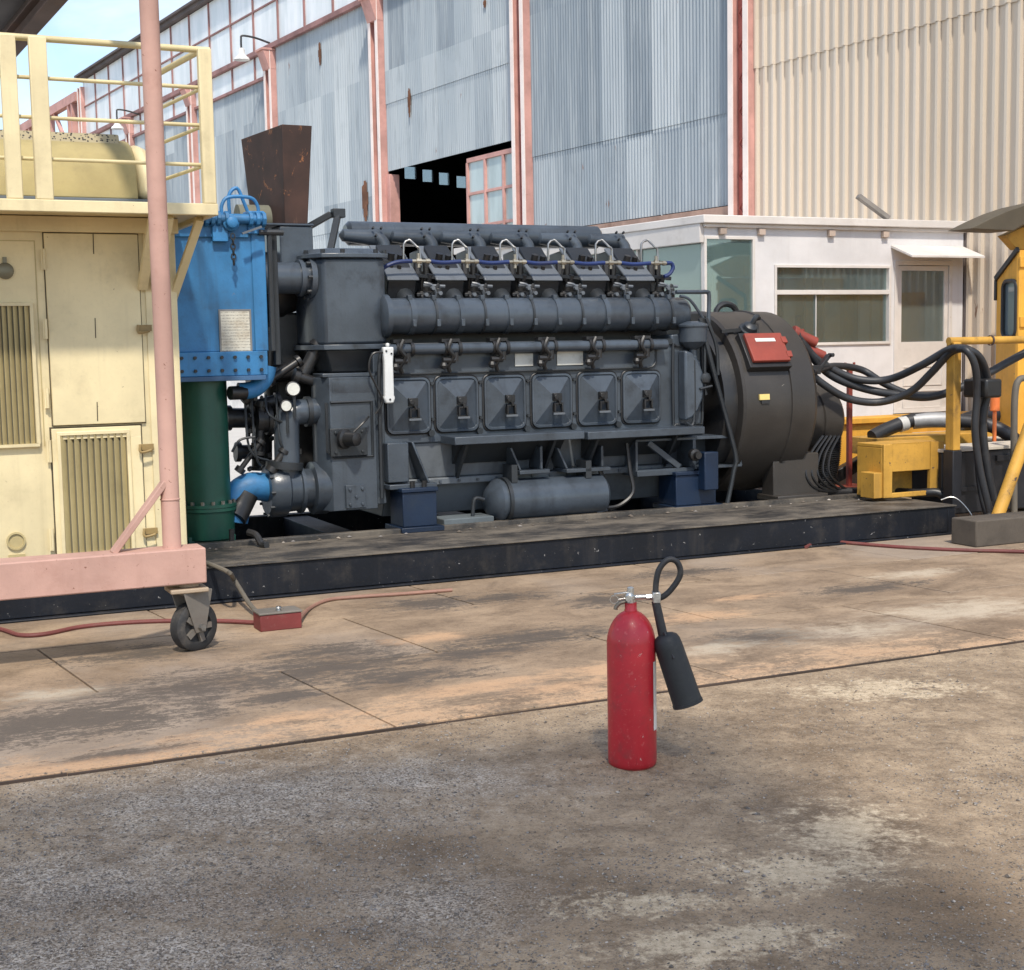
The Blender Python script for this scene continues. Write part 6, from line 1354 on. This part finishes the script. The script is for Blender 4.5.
mb = MB().prism(up_+[(xe, up_[-1][1]+.03), (xe, lo2[0][1])]+lo2, 'v', 1.02, 1.33)
rf = part('cab_roof', mb, m_vis, lo, .006, label='dark curved cab roof visor')
e1, e2, e3 = E(1000, 236, 1.3), E(1013, 249, 1.3), E(1030, 222, 1.3)
part('roof_soffit', MB().prism([(e1[0], e1[2]-.0), (e2[0], e2[2]-.01), (e3[0]+1, e2[2]), (e3[0]+1, e3[2]), (e3[0], e3[2])], 'v', 1.24, 1.34), m_yeld, lo, .006)
# rails of the machine
vP = .32; p0 = E(954, 345, vP); pt = E(954, 340, vP); pbm = E(958, 452, vP)
rr_ = .04
po = part('rail_post', MB().box(p0[0]-rr_, p0[0]+rr_, vP-.05, vP+.05, E(954, 450, vP)[2], pt[2]-.02), m_yeld, lo, .006); part('post_foot', MB().box(p0[0]-rr_-.01, p0[0]+rr_+.01, vP-.06, vP+.06, .18, E(954, 450, vP)[2]-.001), m_bfr, po, .006)
q0 = E(957, 341, vP); part('hand_rail', MB().cyl((p0[0]-.06, vP, q0[2]), (p0[0]+3, vP, q0[2]), .034, n=14), m_yeld, lo)
part('rail_ring', MB().lathe((E(990, 340, vP)[0], vP, q0[2]), (1, 0, 0), [(0, .04), (0, .046), (.015, .046), (.015, .04)], 14, cap=False), m_rbeam, lo)
a, b = E(997, 518, .0), E(1030, 425, .1); part('diagonal_bar', MB().cyl((a[0], .0, a[2]), (b[0], .1, b[2]), .055, n=14).cyl((a[0]-.015, -.003, a[2]-.05), (a[0], 0, a[2]), .05, n=12), m_yeld, lo)
part('hand_hoop', MB().tube([E(1014, 520, .3), E(1014, 440, .3), E(1015, 395, .3), E(1019, 380, .3), E(1028, 378, .3)], .03, 10), m_gcab, lo)
mb = MB(); q = E(995, 394, .9); q2 = E(995, 411, .9); mb.cyl((q[0], .9, q2[2]), (q[0], .9, q[2]), .045, n=12); mb.cyl((q[0], .9, zD-.1), (q[0], .9, q2[2]), .02, n=8); part('orange_canister', mb, paint('orange_plastic', lin((226, 120, 60)), .5), lo, .008)
part('canister_cap', MB().cyl((q[0], .9, q[2]), (q[0], .9, q[2]+.07), .035, n=12), m_white, lo)
# wood block
wbz = F.Z(976, 548, .012); wt = E(976, 521, wbz[1])[2]
solo('wood_block', MB().box(wbz[0], wbz[0]+1.2, wbz[1], wbz[1]+.28, .0125, wt), paint('grimy_timber', (.085, .07, .055), .85, .4, dirt=(.03, .025, .02), da=.5, ds=6), 'dark grimy timber block on the plates under the yellow diagonal bar', 'block', bevel=.012)
# red cable stand
st = thing('cable_stand', 'thin red post on a flat foot propping up the black cables', 'stand', (0, 1.6, ZT))
p0 = E(849, 497, 1.6); t0 = E(846, 369, 1.6); zz0 = max(ZT, p0[2]-.0)
part('post', MB().box(p0[0]-.022, p0[0]+.022, 1.58, 1.62, zz0+.021, t0[2]), m_redbox, st, .003); part('foot', MB().box(p0[0]-.14, p0[0]+.16, 1.45, 1.75, zz0, zz0+.02), m_redbox, st, .003); part('cradle', MB().tube([(p0[0]-.05, 1.6, t0[2]+.06), (p0[0]-.045, 1.6, t0[2]), (p0[0]+.045, 1.6, t0[2]), (p0[0]+.05, 1.6, t0[2]+.06)], .012, 8, 2), m_redbox, st)
# heavy black cables sagging to the rail
m_cab = paint('black_cable', (.025, .027, .031), .45, .3, dirt=(.1, .09, .08), da=.35, ds=7)
CG = 'heavy black cables slung from the generator'
def cable(pts, r, label):
    P = [E(x, y, v) for x, y, v in pts]; return solo('power_cable', MB().tube(P, r, 10, 8), m_cab, label, 'cable', group=CG)
cable([(797, 334, 1.22), (815, 357, 1.2), (838, 372, 1.15), (862, 380, 1.05), (890, 379, .9), (920, 366, .6), (946, 351, .36), (958, 348, .2), (972, 352, .15), (982, 372, .2), (980, 400, .25), (978, 440, .28), (980, 480, .25), (986, 510, .2), (992, 521, .15)], .034, 'uppermost black cable, sagging least before it hooks over the yellow rail')
cable([(800, 340, 1.2), (820, 366, 1.2), (840, 380, 1.15), (870, 390, 1.05), (900, 395, .85), (928, 397, .7), (955, 390, .55), (985, 375, .5), (1010, 361, .48), (1040, 345, .45)], .036, 'black cable that runs past the yellow post and rises to the right edge')
cable([(792, 340, 1.15), (806, 368, 1.1), (826, 386, 1.05), (850, 399, 1.0), (880, 402, .9), (910, 392, .7), (932, 372, .5), (950, 353, .32), (964, 349, .16), (980, 358, .12), (988, 385, .2), (983, 420, .22), (986, 460, .22), (994, 500, .2)], .034, 'lowest sagging black cable, dipping near the white office wall')
cable([(812, 372, 1.0), (835, 366, 1.2), (862, 370, 1.3), (885, 384, 1.1), (910, 394, .9), (935, 395, .7), (953, 391, .56)], .032, 'black cable arching over the red stand before it dips')
cable([(955, 350, .25), (966, 350, .1), (975, 366, .06), (977, 395, .1), (975, 430, .12), (980, 470, .12), (990, 512, .1)], .032, 'grey-black cable hanging straight down in front of the black frame')
p = E(812, 371, 1.05); mb = MB(); a, b = E(829, 355, 1.08), E(803, 388, 1.02); mb.bar(a, b, .03, .06, (0, 1, 0)); mb.bolts([a, b], (0, -1, 0), .02, .06); mb.box(p[0]-.06, p[0]+.06, 1.0, 1.12, p[2]-.03, p[2]+.05)
solo('cable_clamp', mb, m_oil, 'black bar clamp gripping the cables beside the generator', 'clamp', bevel=.004)
p = E(979, 388, .2); solo('cable_tie', MB().box(p[0]-.09, p[0]+.09, .02, .3, p[2]-.08, p[2]+.08), m_oil, 'black tie bundling the hanging cables below the yellow rail', 'cable tie', bevel=.02)
# duct hoses on the deck
m_duct = paint('black_duct', (.02, .02, .023), .45, .3, dirt=(.09, .08, .07), da=.3)
dz = zD+.13
def Ed(x, y, v): return E(x, y, v)
P = [E(872, 437, 1.5), E(890, 428, 1.5), E(915, 420, 1.45), E(950, 420, 1.3), E(985, 424, 1.15), E(1008, 434, 1.0), E(1020, 446, .95)]
dh = thing('duct_hose', 'thick black hose with a silver and white end lying across the yellow machine deck', 'hose', (P[3][0], 1.3, zD))
part('hose', MB().tube(P, .066, 14, 8), m_duct, dh)
a, b = E(903, 424, 1.47), E(948, 420, 1.31); part('silver_sleeve', MB().tube([E(913, 421.5, 1.455), E(930, 420, 1.38), a and b], .073, 16, 4), paint('silver_sleeve', (.36, .36, .36), .5, .15, metal=.4), dh)
part('white_band', MB().tube([E(899, 425, 1.48), E(906, 423, 1.47)], .072, 16, 3), paint('band_grey', (.5, .49, .46), .5), dh)
P = [E(960, 424, 1.8), E(985, 416, 1.7), E(1010, 416, 1.5), E(1040, 422, 1.4)]; solo('duct_hose', MB().tube(P, .09, 14, 8), m_duct, 'plain thick black hose behind the silver ended one', 'hose')
# rail like black bar lying low behind the generator and small pipes on the skid end
P = [E(828, 480, 2.0), E(860, 462, 2.0), E(890, 446, 2.0)]; solo('black_bar', MB().bar(P[0], P[2], .1, .12), m_oil, 'sloping black bar leaning behind the red stand', 'bar', bevel=.01)
P = [E(822, 492, 1.05), E(850, 494, 1.0), E(880, 497, .9), E(915, 503, .6), E(940, 506, .45), E(950, 512, .4), E(952, 530, .3)]; P = [(a, b, max(c, ZT+.04)) if i < 5 else (a, b, c) for i, (a, b, c) in enumerate(P)]
solo('drain_line', MB().tube(P, .04, 10, 8), m_oil, 'black pipe along the skid end bending down beside the yellow post', 'pipe')
P = [(4.35, -.06, .06), (2.5, -.07, .045), (0.5, -.085, .045)]; P = [E(940, 540, -.1), E(900, 543, -.1), E(850, 548, -.1)]
solo('white_wire', MB().tube([E(941, 500, .2), E(952, 497, .15), E(962, 503, .1), E(972, 517, .05), E(962, 519, .1)], .006, 6), m_steel, 'thin pale wire looping at the right end of the skid', 'wire')
